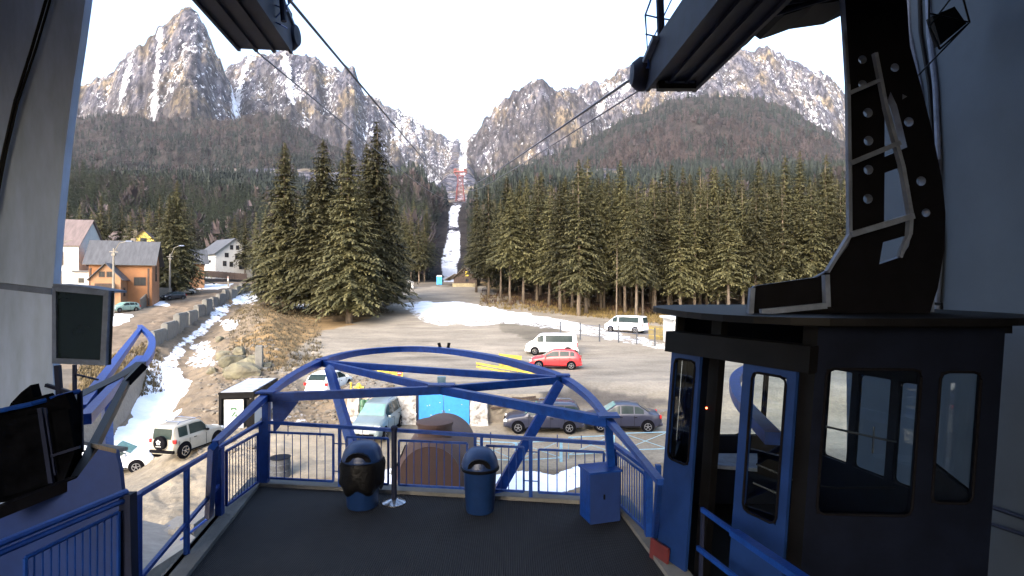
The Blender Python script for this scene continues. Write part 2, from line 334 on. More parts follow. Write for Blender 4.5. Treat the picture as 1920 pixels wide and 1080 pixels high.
def mountain_mat():
    m = bpy.data.materials.new('mountain rock'); m.use_nodes = True
    n = m.node_tree.nodes; l = m.node_tree.links; b = n['Principled BSDF']
    b.inputs['Roughness'].default_value = 0.95; b.inputs['Specular IOR Level'].default_value = 0.15
    tc = n.new('ShaderNodeTexCoord')
    def mapped(sx, sy, sz):
        mp = n.new('ShaderNodeMapping'); mp.inputs['Scale'].default_value = (sx, sy, sz); l.new(tc.outputs['Object'], mp.inputs[0]); return mp.outputs[0]
    def noise(sc, det, src):
        z = n.new('ShaderNodeTexNoise'); z.inputs['Scale'].default_value = sc; z.inputs['Detail'].default_value = det; z.inputs['Roughness'].default_value = 0.7; l.new(src, z.inputs[0]); return z.outputs[0]
    def mth(op, x, y, cl=False):
        q = n.new('ShaderNodeMath'); q.operation = op; q.use_clamp = cl
        for i, v in enumerate((x, y)):
            if isinstance(v, (int, float)): q.inputs[i].default_value = v
            else: l.new(v, q.inputs[i])
        return q.outputs[0]
    def ramp(src, stops):
        cr = n.new('ShaderNodeValToRGB'); e = cr.color_ramp.elements
        while len(e) < len(stops): e.new(0.5)
        for i, (p, c) in enumerate(stops): e[i].position = p; e[i].color = (*c, 1)
        l.new(src, cr.inputs[0]); return cr.outputs[0]
    st = mapped(1, 0.35, 0.33)
    rock = ramp(noise(0.085, 9, st), [(0.40, (0.014, 0.015, 0.022)), (0.47, (0.050, 0.049, 0.060)), (0.52, (0.105, 0.100, 0.112)), (0.60, (0.20, 0.185, 0.175))])
    tint = ramp(noise(0.011, 5, mapped(1, .5, .45)), [(0.42, (0.70, 0.74, 0.92)), (0.53, (0.95, 0.92, 0.93)), (0.60, (1.45, 1.22, 0.80))])
    mul = n.new('ShaderNodeMix'); mul.data_type = 'RGBA'; mul.blend_type = 'MULTIPLY'; mul.inputs[0].default_value = 1.0
    l.new(rock, mul.inputs[6]); l.new(tint, mul.inputs[7])
    s = n.new('ShaderNodeAttribute'); s.attribute_name = 'snow'
    sn = mth('ADD', s.outputs['Fac'], mth('MULTIPLY', mth('SUBTRACT', noise(0.11, 9, mapped(1, .5, .42)), 0.5), 3.0))
    sn = mth('MULTIPLY', mth('SUBTRACT', sn, 0.5), 9.0, True)
    mx = n.new('ShaderNodeMix'); mx.data_type = 'RGBA'; l.new(sn, mx.inputs[0]); l.new(mul.outputs[2], mx.inputs[6]); mx.inputs[7].default_value = (0.80, 0.83, 0.9, 1)
    # earth / leaf litter below the tree line
    f = n.new('ShaderNodeAttribute'); f.attribute_name = 'wood'
    lit = ramp(noise(0.05, 6, tc.outputs['Object']), [(0.35, (0.014, 0.013, 0.014)), (0.65, (0.050, 0.042, 0.040))])
    m2 = n.new('ShaderNodeMix'); m2.data_type = 'RGBA'; l.new(f.outputs['Fac'], m2.inputs[0]); l.new(mx.outputs[2], m2.inputs[6]); l.new(lit, m2.inputs[7])
    l.new(m2.outputs[2], b.inputs['Base Color'])
    bp = n.new('ShaderNodeBump'); bp.inputs['Strength'].default_value = 1.0; bp.inputs['Distance'].default_value = 9.0
    l.new(noise(0.09, 9, st), bp.inputs['Height']); l.new(bp.outputs[0], b.inputs['Normal'])
    return m
M['mountain'] = mountain_mat()

# ------------------------------------------------------------------ mesh and object helpers
ORG = {}
def org(o): return ORG.get(o.name, Vector((0, 0, 0)))
def link(name, me, parent=None):
    o = bpy.data.objects.new(name, me); COL.objects.link(o)
    if parent is not None:
        o.parent = parent; ORG[o.name] = org(parent)
    return o
def tag(o, label=None, cat=None, group=None, kind=None):
    if label: o['label'] = label
    if cat: o['category'] = cat
    if group: o['group'] = group
    if kind: o['kind'] = kind
    return o
def thing(name, label, cat, loc=(0, 0, 0), rot=0.0, group=None):
    o = bpy.data.objects.new(name, None); o.empty_display_size = 0.3; COL.objects.link(o)
    o.location = loc; o.rotation_euler = (0, 0, rot)
    ORG[o.name] = Vector(loc)
    return tag(o, label, cat, group)
class MB:
    def __init__(s): s.v = []; s.f = []; s.sm = []
    def add(s, vs, fs, smooth=False):
        k = len(s.v); s.v += [tuple(v) for v in vs]; s.f += [tuple(i + k for i in f) for f in fs]; s.sm += [smooth] * len(fs); return s
    def box(s, c, size, rz=0.0):
        hx, hy, hz = size[0] / 2, size[1] / 2, size[2] / 2
        vs = []
        for z in (-hz, hz):
            for x, y in ((-hx, -hy), (hx, -hy), (hx, hy), (-hx, hy)):
                vs.append((c[0] + x * cos(rz) - y * sin(rz), c[1] + x * sin(rz) + y * cos(rz), c[2] + z))
        return s.add(vs, [(3, 2, 1, 0), (4, 5, 6, 7), (0, 1, 5, 4), (1, 2, 6, 5), (2, 3, 7, 6), (3, 0, 4, 7)])
    def beam(s, p, q, w, h, up=(0, 0, 1)):
        p = Vector(p); q = Vector(q); d = (q - p).normalized(); up = Vector(up)
        sd = d.cross(up)
        if sd.length < 1e-4: sd = d.cross(Vector((0, 1, 0)))
        sd.normalize(); u = sd.cross(d).normalized(); vs = []
        for c in (p, q):
            for a, b in ((-1, -1), (1, -1), (1, 1), (-1, 1)): vs.append(c + sd * (a * w / 2) + u * (b * h / 2))
        return s.add(vs, [(0, 1, 2, 3), (7, 6, 5, 4), (0, 4, 5, 1), (1, 5, 6, 2), (2, 6, 7, 3), (3, 7, 4, 0)])
    def tube(s, pts, r, n=8, cap=True):
        pts = [Vector(p) for p in pts]; k = len(pts); rs = r if isinstance(r, (list, tuple)) else [r] * k
        vs = []; fs = []
        for i, p in enumerate(pts):
            d = (pts[min(i + 1, k - 1)] - pts[max(i - 1, 0)]).normalized()
            a = d.cross(Vector((0, 0, 1)))
            if a.length < 1e-3: a = d.cross(Vector((0, 1, 0)))
            a.normalize(); b = a.cross(d)
            for j in range(n):
                t = 2 * pi * j / n; vs.append(p + (a * cos(t) + b * sin(t)) * rs[i])
        for i in range(k - 1):
            for j in range(n):
                j2 = (j + 1) % n; fs.append((i * n + j, i * n + j2, (i + 1) * n + j2, (i + 1) * n + j))
        if cap: fs.append(tuple(range(n - 1, -1, -1))); fs.append(tuple((k - 1) * n + j for j in range(n)))
        return s.add(vs, fs, True)
    def band(s, pts, w, h, taper=None):
        """rectangular bar swept along points, flat side up"""
        pts = [Vector(p) for p in pts]; k = len(pts); vs = []; fs = []
        for i, p in enumerate(pts):
            d = (pts[min(i + 1, k - 1)] - pts[max(i - 1, 0)]).normalized(); sd = d.cross(Vector((0, 0, 1))).normalized(); u = sd.cross(d)
            q_ = taper(p) if taper else 1.0
            for a, b in ((-1, -1), (1, -1), (1, 1), (-1, 1)): vs.append(p + sd * a * w * q_ / 2 + u * b * h * q_ / 2)
        for i in range(k - 1):
            for j in range(4): fs.append((i * 4 + j, (i + 1) * 4 + j, (i + 1) * 4 + (j + 1) % 4, i * 4 + (j + 1) % 4))
        fs += [(0, 1, 2, 3), (4 * k - 1, 4 * k - 2, 4 * k - 3, 4 * k - 4)]
        return s.add(vs, fs)
    def prism(s, poly, ext):
        e = Vector(ext); n = len(poly); vs = [Vector(p) for p in poly] + [Vector(p) + e for p in poly]
        fs = [tuple(range(n)), tuple(range(2 * n - 1, n - 1, -1))] + [(i, i + n, (i + 1) % n + n, (i + 1) % n) for i in range(n)]
        return s.add(vs, fs)
    def lathe(s, c, prof, n=24, axis='Z'):
        vs = []; fs = []; k = len(prof)
        for r, z in prof:
            for j in range(n):
                t = 2 * pi * j / n; a, b = r * cos(t), r * sin(t)
                v = (a, b, z) if axis == 'Z' else ((a, z, b) if axis == 'Y' else (z, a, b))
                vs.append((c[0] + v[0], c[1] + v[1], c[2] + v[2]))
        for i in range(k - 1):
            for j in range(n): fs.append((i * n + j, i * n + (j + 1) % n, (i + 1) * n + (j + 1) % n, (i + 1) * n + j))
        if prof[0][0] > 1e-3: fs.append(tuple(range(n - 1, -1, -1)))
        if prof[-1][0] > 1e-3: fs.append(tuple((k - 1) * n + j for j in range(n)))
        return s.add(vs, fs, True)
    def quad(s, a, b, c, d): return s.add([a, b, c, d], [(0, 1, 2, 3)])
    def build(s, name, m, parent=None, local=False, bevel=0.0):
        me = bpy.data.meshes.new(name)
        o0 = Vector((0, 0, 0)) if (parent is None or local) else org(parent)
        if parent is None and not local:
            a = np.array(s.v); o0 = Vector(((a[:, 0].min() + a[:, 0].max()) / 2, (a[:, 1].min() + a[:, 1].max()) / 2, a[:, 2].min()))
        me.from_pydata([(v[0] - o0[0], v[1] - o0[1], v[2] - o0[2]) for v in s.v], [], s.f)
        me.polygons.foreach_set('use_smooth', s.sm)
        me.materials.append(m if not isinstance(m, str) else M[m])
        import bmesh
        bm = bmesh.new(); bm.from_mesh(me); bmesh.ops.recalc_face_normals(bm, faces=bm.faces); bm.to_mesh(me); bm.free()
        o = link(name, me, parent)
        if parent is None: o.location = o0; ORG[o.name] = o0
        if any(s.sm):
            me.set_sharp_from_angle(angle=radians(40))
        if bevel:
            md = o.modifiers.new('bevel', 'BEVEL'); md.width = bevel; md.segments = 2; md.limit_method = 'ANGLE'
        return o
def np_mesh(name, v, f, m, attrs=None, parent=None, smooth=False):
    """v (N,3), f (K,k) all faces with k corners"""
    me = bpy.data.meshes.new(name); k = f.shape[1]
    me.vertices.add(len(v)); me.vertices.foreach_set('co', np.ascontiguousarray(v, dtype=np.float32).ravel())
    me.loops.add(f.size); me.loops.foreach_set('vertex_index', np.ascontiguousarray(f, dtype=np.int32).ravel())
    me.polygons.add(len(f)); me.polygons.foreach_set('loop_start', np.arange(0, f.size, k, dtype=np.int32))
    me.polygons.foreach_set('use_smooth', np.full(len(f), smooth))
    me.update(calc_edges=True)
    for nm, arr in (attrs or {}).items():
        if arr.ndim == 1:
            a = me.attributes.new(nm, 'FLOAT', 'POINT'); a.data.foreach_set('value', arr.astype(np.float32))
        else:
            a = me.attributes.new(nm, 'FLOAT_COLOR', 'POINT'); c = np.ones((len(v), 4), np.float32); c[:, :3] = arr; a.data.foreach_set('color', c.ravel())
    me.materials.append(m)
    return link(name, me, parent)

# ------------------------------------------------------------------ the ground sheet
def inpoly(px, py, poly):
    r = np.zeros(px.shape, bool); n = len(poly)
    for i in range(n):
        x0, y0 = poly[i]; x1, y1 = poly[(i + 1) % n]
        c = ((y0 > py) != (y1 > py)) & (px < (x1 - x0) * (py - y0) / ((y1 - y0) if y1 != y0 else 1e-9) + x0)
        r ^= c
    return r
def make_ground():
    cols = np.arange(-700, 2640, 3.0)
    # row spacing: even in the picture-flat sense, so near rows are dense in metres
    pys = np.concatenate([np.linspace(3400, 1300, 60), np.linspace(1290, 700, 260), np.linspace(698.5, 528.5, 250)])
    ds = CZ * FP / (pys - 451.0)
    px, y = np.meshgrid(cols, ds); x = (px - 960) / FP * y
    z = ground_z(x, y)
    # coordinates of the landscape plan for the colour zones; ragged by a little noise
    P = px + (fbm(x * 0.5, y * 0.5, 3, 3) - 0.5) * 26 * 60 / np.maximum(y, 30)
    zz = np.maximum(z, 0)
    Q = 540 + (CZ - z) / y * FP + (fbm(x * 0.6 + 9, y * 0.6, 3, 4) - 0.5) * 16 * 50 / np.maximum(y, 30)
    col = np.zeros(px.shape + (3,)); col[:] = (0.11, 0.093, 0.072)
    snow = np.zeros(px.shape)
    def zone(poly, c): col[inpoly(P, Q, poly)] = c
    zone([(540, 640), (745, 540), (900, 535), (1000, 580), (1290, 612), (2700, 700), (2700, 780), (660, 745), (520, 700), (450, 700)], (0.207, 0.181, 0.144))
    zone([(-900, 740), (2700, 740), (2700, 3600), (-900, 3600)], (0.200, 0.172, 0.130))
    zone([(540, 900), (1400, 860), (2700, 850), (2700, 3600), (540, 3600)], (0.153, 0.120, 0.084))       # bank below the lot road
    zone([(540, 745), (700, 745), (670, 800), (560, 790)], (0.171, 0.130, 0.085))
    zone([(430, 740), (600, 725), (660, 745), (640, 800), (520, 800)], (0.160, 0.124, 0.084))
    zone([(1000, 735), (1090, 722), (1180, 735), (1300, 762), (1010, 765)], (0.088, 0.077, 0.066))
    zone([(940, 600), (1010, 605), (1100, 640), (1010, 640), (930, 620)], (0.127, 0.111, 0.086))
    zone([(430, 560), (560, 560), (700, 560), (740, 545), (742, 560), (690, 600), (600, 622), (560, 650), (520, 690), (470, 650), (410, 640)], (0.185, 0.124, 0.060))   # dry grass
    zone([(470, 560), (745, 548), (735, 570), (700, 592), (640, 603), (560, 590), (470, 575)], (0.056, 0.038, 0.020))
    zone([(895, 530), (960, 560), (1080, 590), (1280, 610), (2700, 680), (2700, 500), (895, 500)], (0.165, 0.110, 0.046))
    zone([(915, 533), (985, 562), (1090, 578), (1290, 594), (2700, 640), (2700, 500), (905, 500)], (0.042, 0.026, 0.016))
    zone([(250, 655), (300, 640), (420, 590), (480, 545), (470, 540), (480, 560), (500, 600), (440, 640), (520, 690), (440, 780), (400, 820), (200, 860), (180, 800), (260, 740)], (0.153, 0.120, 0.084))
    zone([(330, 560), (400, 527), (440, 520), (486, 530), (470, 545), (400, 565), (330, 610), (240, 680), (-900, 800), (-900, 640), (180, 625)], (0.171, 0.130, 0.090))   # mud road
    zone([(90, 760), (165, 700), (240, 680), (280, 680), (272, 700), (170, 770), (150, 860), (-200, 900)], (0.135, 0.099, 0.056))
    zone([(-700, 560), (180, 575), (320, 540), (330, 500), (-700, 500)], (0.090, 0.068, 0.046))
    # wheel tracks in the mud road
    tr = (np.abs(((P - 300) * 0.55 + (Q - 580) * 1.0 + 400) % 14 - 7) < 2.2) & inpoly(P, Q, [(330, 565), (470, 532), (470, 545), (330, 605), (240, 670), (180, 700), (180, 640)])
    col[tr] *= 0.72
    def szone(poly, v): snow[inpoly(P, Q, poly)] = v
    szone([(745, 570), (790, 563), (870, 567), (1000, 588), (1130, 616), (1262, 645), (1400, 668), (1400, 680), (1262, 660), (1110, 630), (1010, 615), (945, 608), (870, 612), (800, 606), (770, 590)], 0.50)
    szone([(790, 566), (870, 568), (990, 590), (1090, 610), (1090, 618), (1000, 604), (930, 600), (880, 606), (820, 602), (775, 580)], 0.72)
    szone([(265, 745), (255, 690), (290, 672), (345, 700), (360, 720), (330, 770), (320, 800), (420, 800), (420, 818), (300, 850), (190, 850), (190, 830), (235, 790)], 1.3)
    szone([(300, 690), (310, 660), (350, 630), (385, 600), (405, 575), (440, 566), (425, 590), (385, 625), (345, 652), (335, 700)], 0.62)
    szone([(360, 640), (400, 640), (412, 690), (350, 690)], 0.5)
    szone([(418, 598), (450, 600), (440, 622), (415, 615)], 0.8)
    szone([(440, 552), (480, 545), (490, 560), (470, 572), (430, 572)], 0.62)
    szone([(204, 588), (250, 590), (220, 612), (204, 612)], 0.9)
    szone([(380, 534), (440, 530), (430, 541), (360, 545)], 0.7)
    szone([(280, 566), (312, 562), (316, 572), (290, 574)], 0.75)
    szone([(540, 570), (590, 565), (600, 576), (545, 580)], 0.52)
    szone([(455, 785), (500, 765), (580, 770), (575, 800), (520, 800)], 0.42)
    szone([(880, 895), (960, 880), (1030, 885), (1100, 870), (1130, 885), (1090, 912), (1010, 925), (940, 950), (880, 960)], 0.78)
    szone([(640, 900), (745, 870), (745, 960), (640, 980)], 0.7)
    szone([(990, 560), (1100, 568), (1300, 580), (1500, 590), (1500, 574), (1200, 566), (1000, 550)], 0.33)
    szone([(1270, 600), (1420, 590), (1440, 606), (1300, 612)], 0.6)
    n, mcol = px.shape
    idx = np.arange(n * mcol).reshape(n, mcol)
    f = np.stack([idx[:-1, :-1], idx[:-1, 1:], idx[1:, 1:], idx[1:, :-1]], -1).reshape(-1, 4)
    v = np.stack([x, y, z], -1).reshape(-1, 3)
    # blur the zone masks by one cell so edges are not stepped
    def blur(a):
        b = a.copy(); b[1:-1, 1:-1] = (a[1:-1, 1:-1] * 2 + a[:-2, 1:-1] + a[2:, 1:-1] + a[1:-1, :-2] + a[1:-1, 2:]) / 6; return b
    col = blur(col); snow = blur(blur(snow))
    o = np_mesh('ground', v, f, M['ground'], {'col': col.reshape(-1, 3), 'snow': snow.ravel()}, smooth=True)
    tag(o, kind='structure')
    return o
make_ground()

def make_mountains():
    cols = np.arange(-420, 2340, 2.4)
    ds = np.concatenate([np.arange(138, 400, 4.0), np.arange(400, 900, 6.5), np.arange(900, 2800, 7.0), np.arange(2800, 3600, 14.0)])
    px, y = np.meshgrid(cols, ds); x = (px - 960) / FP * y
    z, which = mount_z(x, y)
    z = z - 0.4 * (1 - sstep(y, 138, 150))
    gz = np.gradient(z, axis=0) / np.gradient(y, axis=0)
    gx = np.gradient(z, axis=1) / np.maximum(np.gradient(x, axis=1), 1e-3)
    slope = np.hypot(gz, gx)
    curv = fbm(x / 40., y / 40., 4, 77)
    snow = np.where(which == 3, 0.50, 0.0) + np.where(which == 1, 0.34, 0) + np.where(which == 2, 0.36, 0) + np.where(which == 4, 0.33, 0) + np.where(which == 5, 0.32, 0)
    gul = fbm(x / 95. + fbm(x / 130., y / 130., 5, 21) * 1.2, y / 420., 5, 33, True)
    snow = snow + (0.56 - gul) * 0.7 + np.clip(0.9 - slope, -0.5, 0.6) * 0.18
    # named snow gullies of the photograph, as bands running down the face
    for (pts, wd, amt) in [([(245,150,1840),(228,175,1760),(210,192,1700)], 9, .5), ([(300,150,1840),(296,172,1760),(292,200,1700),(288,225,1640)], 7, .6), ([(428,150,2000),(440,165,1900),(444,195,1800)], 9, .7),
                           ([(470,110,2300),(455,140,2200),(444,180,2050)], 8, .6), ([(532,120,2290),(540,160,2180),(548,205,2080)], 6, .6), ([(1128,185,2500),(1118,205,2350),(1108,228,2200)], 9, .7), ([(1140,160,2620),(1180,170,2560)], 20, .35)]:
        ds_ = np.array([p[2] for p in pts]); pxs = np.array([p[0] for p in pts]); o = np.argsort(ds_)
        c = np.interp(y, ds_[o], pxs[o]); inr = (y > ds_.min() - 30) & (y < ds_.max() + 30)
        snow = snow + amt * inr * np.exp(-((px - c) / wd) ** 2)
    # the couloir
    cx = np.interp(y, [140, 170, 230, 300, 380, 430, 500, 560, 650, 2500], [846, 844, 842, 848, 851, 850, 851, 858, 866, 870])
    hw = np.interp(y, [140, 200, 260, 330, 400, 440, 500, 560, 700, 1400, 2500], [15, 16, 19, 15, 11, 8, 10, 8, 5, 7, 6])
    cz = np.exp(-(np.clip(np.abs(px - cx) - hw * 0.75, 0, None) / 3.0) ** 2)
    snow = np.where((which == 0), 0.1, snow)
    snow = np.maximum(snow, cz * np.where(y < 540, 0.88 - .35 * np.exp(-((y - 400) / 12.) ** 2) - .3 * np.exp(-((y - 232) / 8.) ** 2), np.where(y < 1000, 0.3, 0.7)))
    wood = np.where((which == 0) & (cz < 0.4), 1.0, 0.0)
    wood = np.where(which >= 6, 1.0, wood)
    wood = np.where((which == 0) & (y > 560), 0.0, wood)
    wood = np.where((which >= 1) & (which <= 5), np.clip((fbm(x / 60., y / 60., 4, 99) - 0.5) * 4 + (260 - np.clip(z, 0, 900) * .3) / 120, 0, .85) * 0.7, wood)
    n, mcol = px.shape
    idx = np.arange(n * mcol).reshape(n, mcol)
    f = np.stack([idx[:-1, :-1], idx[:-1, 1:], idx[1:, 1:], idx[1:, :-1]], -1).reshape(-1, 4)
    o = np_mesh('mountains', np.stack([x, y, z], -1).reshape(-1, 3), f, M['mountain'], {'snow': snow.ravel(), 'wood': wood.ravel()}, smooth=True)
    tag(o, kind='structure')
make_mountains()

# ------------------------------------------------------------------ trees
rng = np.random.default_rng(7)
def spruce_mesh(seed, h, cb, wd, nb=9, step=0.5, tris=7):
    """crown of one spruce: drooping boughs carrying hanging sprays; cb = height where the crown starts"""
    r = np.random.default_rng(seed); V = []; T = []; F = []
    z = cb; k = 0
    lean = r.uniform(0, 6.28)
    while z < h - 0.15:
        t = (z - cb) / (h - cb)
        Lm = wd * (1 - t) ** 0.82 * (0.72 + 0.28 * min(1, t * 9 + 0.2))
        cnt = max(4, int(nb * (1 - 0.45 * t)))
        a0 = r.uniform(0, 6.28)
        for i in range(cnt):
            if r.random() < 0.07: continue
            a = a0 + 2 * pi * i / cnt + r.normal(0, 0.22)
            L = Lm * r.uniform(0.62, 1.12) + 0.12
            L *= 1 + 0.14 * sin(3 * a + lean + z)
            zz = z + r.uniform(-step, step) * 0.5
            tone = np.clip(r.normal(0.45, 0.22), 0, 1)
            ca, sa = cos(a), sin(a)
            n = max(3, int(tris * (L / wd) ** 0.5) + 1)
            for j in range(n):
                s = (j + r.uniform(0.1, 0.9)) / n
                R = L * s; dz = 0.10 * L * s - 0.55 * L * s * s * (0.9 - 0.75 * t) + 0.18 * L * max(0, s - .8)
                c = np.array([ca * R, sa * R, zz + dz])
                for side in (-1, 1, 0):
                    ln = (0.20 * L * (1.15 - 0.6 * s) + 0.16) * r.uniform(0.7, 1.3)
                    if side:
                        d = np.array([ca * 0.62 - sa * side * 0.9, sa * 0.62 + ca * side * 0.9, -0.28 - r.uniform(0, .35)])
                    else:
                        d = np.array([ca * 0.55 + r.normal(0, .2), sa * 0.55 + r.normal(0, .2), -0.55 - r.uniform(0, .5)])
                    d = d / np.linalg.norm(d) * ln
                    w_ = np.array([-d[1], d[0], r.normal(0, .1) * ln]); w_ = w_ / (np.linalg.norm(w_) + 1e-6) * ln * r.uniform(0.20, 0.34)
                    b = len(V)
                    V += [c - w_ * 0.7, c + w_ * 0.7, c + d + w_ * .25, c + d * 1.02 - w_ * .35]
                    T += [tone * .8] * 2 + [min(1, tone + r.uniform(0.0, .35))] * 2
                    F.append((b, b + 1, b + 2, b + 3))
        z += step * (0.75 + 0.5 * r.random()) * (1.0 - 0.35 * t)
    for i in range(5):
        b = len(V); a = r.uniform(0, 6.28); V += [(0.10 * cos(a), 0.10 * sin(a), h - 0.7), (-0.10 * cos(a), -0.10 * sin(a), h - 0.7), (0.02, 0, h + .2), (-0.02, 0, h + .2)]; T += [.4] * 4; F.append((b, b + 1, b + 2, b + 3))
    me = bpy.data.meshes.new('crown')
    v = np.array(V, np.float32); f = np.array(F, np.int32)
    me.vertices.add(len(v)); me.vertices.foreach_set('co', v.ravel())
    me.loops.add(f.size); me.loops.foreach_set('vertex_index', f.ravel())
    me.polygons.add(len(f)); me.polygons.foreach_set('loop_start', np.arange(0, f.size, 4, dtype=np.int32)); me.update(calc_edges=True)
    at = me.attributes.new('tone', 'FLOAT', 'POINT'); at.data.foreach_set('value', np.array(T, np.float32))
    me.materials.append(M['needles'])
    return me
def trunk_mesh(seed, h, r0, cb, stubs=12):
    r = random.Random(seed); mb = MB()
    pts = []; rs = []
    for i in range(9):
        t = i / 8; pts.append((0.12 * sin(t * 3 + seed), 0.10 * cos(t * 2.3 + seed) - 0.1 * cos(seed), -0.5 + t * (h + 0.3))); rs.append(r0 * (1.25 if i == 0 else 1) * (1 - t) ** 0.8 + 0.015)
    mb.tube(pts, rs, 9)
    for i in range(stubs):
        z = r.uniform(0.25, 1.0) * cb + 0.5; a = r.uniform(0, 6.28); L = r.uniform(0.4, 1.5)
        mb.tube([(0, 0, z), (cos(a) * L, sin(a) * L, z - 0.25 * L)], [0.035, 0.01], 4, False)
    me = bpy.data.meshes.new('trunk'); me.from_pydata(mb.v, [], mb.f); me.polygons.foreach_set('use_smooth', [True] * len(mb.f)); me.materials.append(M['bark'])
    return me
# prototypes: (height, crown base, half width)
PROTO = {}
def proto(kind, seed, h, cb, wd, nb=9, step=0.5, tris=7, r0=0.24):
    PROTO.setdefault(kind, []).append((spruce_mesh(seed, h, cb, wd, nb, step, tris), trunk_mesh(seed, h, r0, cb), h))
for s in range(4): proto('full', 10 + s, 25, 2.4, 4.3 + 0.3 * s, 13, 0.42, 9, 0.32)
for s in range(4): proto('high', 30 + s, 23, 6.0 + .8 * s, 3.1 + 0.25 * s, 11, 0.42, 8, 0.22)
for s in range(4): proto('mid', 50 + s, 22, 3.6 + s * .7, 3.2 + .2 * s, 10, 0.48, 7, 0.22)
for s in range(2): proto('bare', 70 + s, 22, 17.5 + s, 1.7, 6, 0.5, 5, 0.17)
def tree(kind, i, base, h, label, group, rz=None, wide=1.0):
    cr, tk, h0 = PROTO[kind][i % len(PROTO[kind])]
    s = h / h0
    o = thing('spruce_tree', label, 'tree', base, 0 if rz is None else rz, group)
    o.scale = (s * wide, s * wide, s)
    a = bpy.data.objects.new('crown', cr); a.parent = o; COL.objects.link(a)
    b = bpy.data.objects.new('trunk', tk); b.parent = o; COL.objects.link(b)
    return o
def tree_px(kind, i, px, py, top, label, group=None, wide=1.0, d=None):
    b = G(px, py) if d is None else Vector(((px - 960) / FP * d, d, float(ground_z((px - 960) / FP * d, d)) if d < 142 else float(mount_z(np.array([(px - 960) / FP * d]), np.array([float(d)]))[0][0])))
    h = zpy(top, b.y) - b.z
    return tree(kind, i, b, h, label, group, rz=(i * 2.399 + px) % 6.28, wide=wide)
GL = 'big spruces on the grass bank'
tree_px('full', 0, 655, 606, 262, 'tall spruce with thick pale trunk, nearest of the big clump on the bank', GL, 1.3)
tree_px('full', 1, 706, 590, 228, 'tallest spruce of the big clump, at its right edge with a pointed top', GL, 1.2)
tree_px('full', 2, 534, 578, 268, 'large spruce standing slightly apart at the left of the big clump', GL, 1.25)
tree_px('full', 3, 606, 592, 262, 'broad spruce between the apart one and the thick pale trunk', GL, 1.3)
tree_px('full', 1, 688, 582, 270, 'spruce right behind the thick pale trunk in the big clump', GL, 1.25)
tree_px('full', 2, 585, 580, 330, 'shorter spruce in the back of the big clump', GL, 1.4)
tree_px('full', 0, 498, 556, 392, 'dark low spruce at the left foot of the big clump', GL, 1.0)
tree_px('mid', 0, 640, 575, 300, 'slim spruce hidden in the middle of the big clump', GL, 1.6)
tree_px('full', 3, 744, 560, 380, 'spruce behind the right edge of the big clump', GL, 1.0)
GR = 'front row of spruces at the lot edge'
front = [(893,548,352,'mid'),(915,556,345,'mid'),(938,560,372,'high'),(957,572,350,'high'),(982,570,362,'high'),(1008,566,338,'mid'),(1030,575,345,'mid'),(1060,570,330,'high'),(1085,592,300,'mid'),(1100,588,328,'mid'),
         (1128,580,340,'high'),(1156,594,438,'bare'),(1172,586,352,'high'),(1193,600,352,'high'),(1206,597,400,'bare'),(1228,588,360,'mid'),(1252,586,350,'high'),(1276,592,365,'mid'),(1302,590,372,'mid'),(1325,586,360,'high'),(1346,592,378,'mid'),(1366,596,368,'high'),
         (1392,590,350,'mid'),(1416,594,362,'high'),(1440,590,372,'mid'),(1466,594,350,'mid'),(1492,590,368,'high'),(1520,594,345,'mid'),(1548,590,360,'mid'),(1575,594,352,'high'),(1610,592,360,'mid')]
words_ = ['first', 'second', 'third', 'fourth', 'fifth', 'sixth', 'seventh', 'eighth', 'ninth', 'tenth', 'eleventh', 'twelfth', 'thirteenth', 'fourteenth', 'fifteenth', 'sixteenth', 'seventeenth', 'eighteenth', 'nineteenth', 'twentieth', 'twenty-first', 'twenty-second', 'twenty-third', 'twenty-fourth', 'twenty-fifth', 'twenty-sixth', 'twenty-seventh', 'twenty-eighth', 'twenty-ninth', 'thirtieth', 'thirty-first']
looks = {'mid': 'spruce with a full low crown', 'high': 'spruce with a tall bare lower trunk', 'bare': 'thin pole-like spruce with hardly any crown'}
for i, (px, py, top, k) in enumerate(front):
    tree_px(k, i, px, py, top, '%s, %s from the dark hut in front row' % (looks[k], words_[i]), GR, wide=1.12 + .22 * ((i * 37) % 10) / 10)
# rows behind: nothing tells them apart
R = random.Random(4)
n_back = 0
def bank_tree(px, d, h, kind, label, grp):
    global n_back
    x = (px - 960) / FP * d
    z = float(ground_z(x, d)) if d < 142 else float(mount_z(np.array([x]), np.array([float(d)]))[0][0])
    tree(kind, n_back, (x, d, z - 0.1), h, label, grp, rz=R.uniform(0, 6.28), wide=R.uniform(1.0, 1.25)); n_back += 1
for row in range(7):
    d = 88 + row * 9.5
    px = 905 + row * 4 + R.uniform(0, 12)
    while px < 1640 + row * 4:
        dd = d + R.uniform(-4, 4)
        if dd > (84 if px > 1050 else 92 + (1050 - px) * 0.25): bank_tree(px, dd, R.uniform(19, 25), R.choice(['high', 'mid', 'mid', 'high', 'full']) if row else R.choice(['high', 'mid']), 'spruce among the rows behind the front row of the wood', 'spruces in the rows behind the front row')
        px += R.uniform(22, 34)
for px, d, h in [(245,118,17),(262,128,19),(300,122,21),(318,110,20),(332,112,23),(346,116,19),(360,150,20),(280,140,20),(228,142,20),(205,150,21),(150,140,20),(172,132,18),(190,138,22),(128,130,20)]:
    bank_tree(px, d, h, 'full' if px in (318, 332) else 'mid', 'dark spruce growing between and behind the village houses', 'spruces around the village houses')
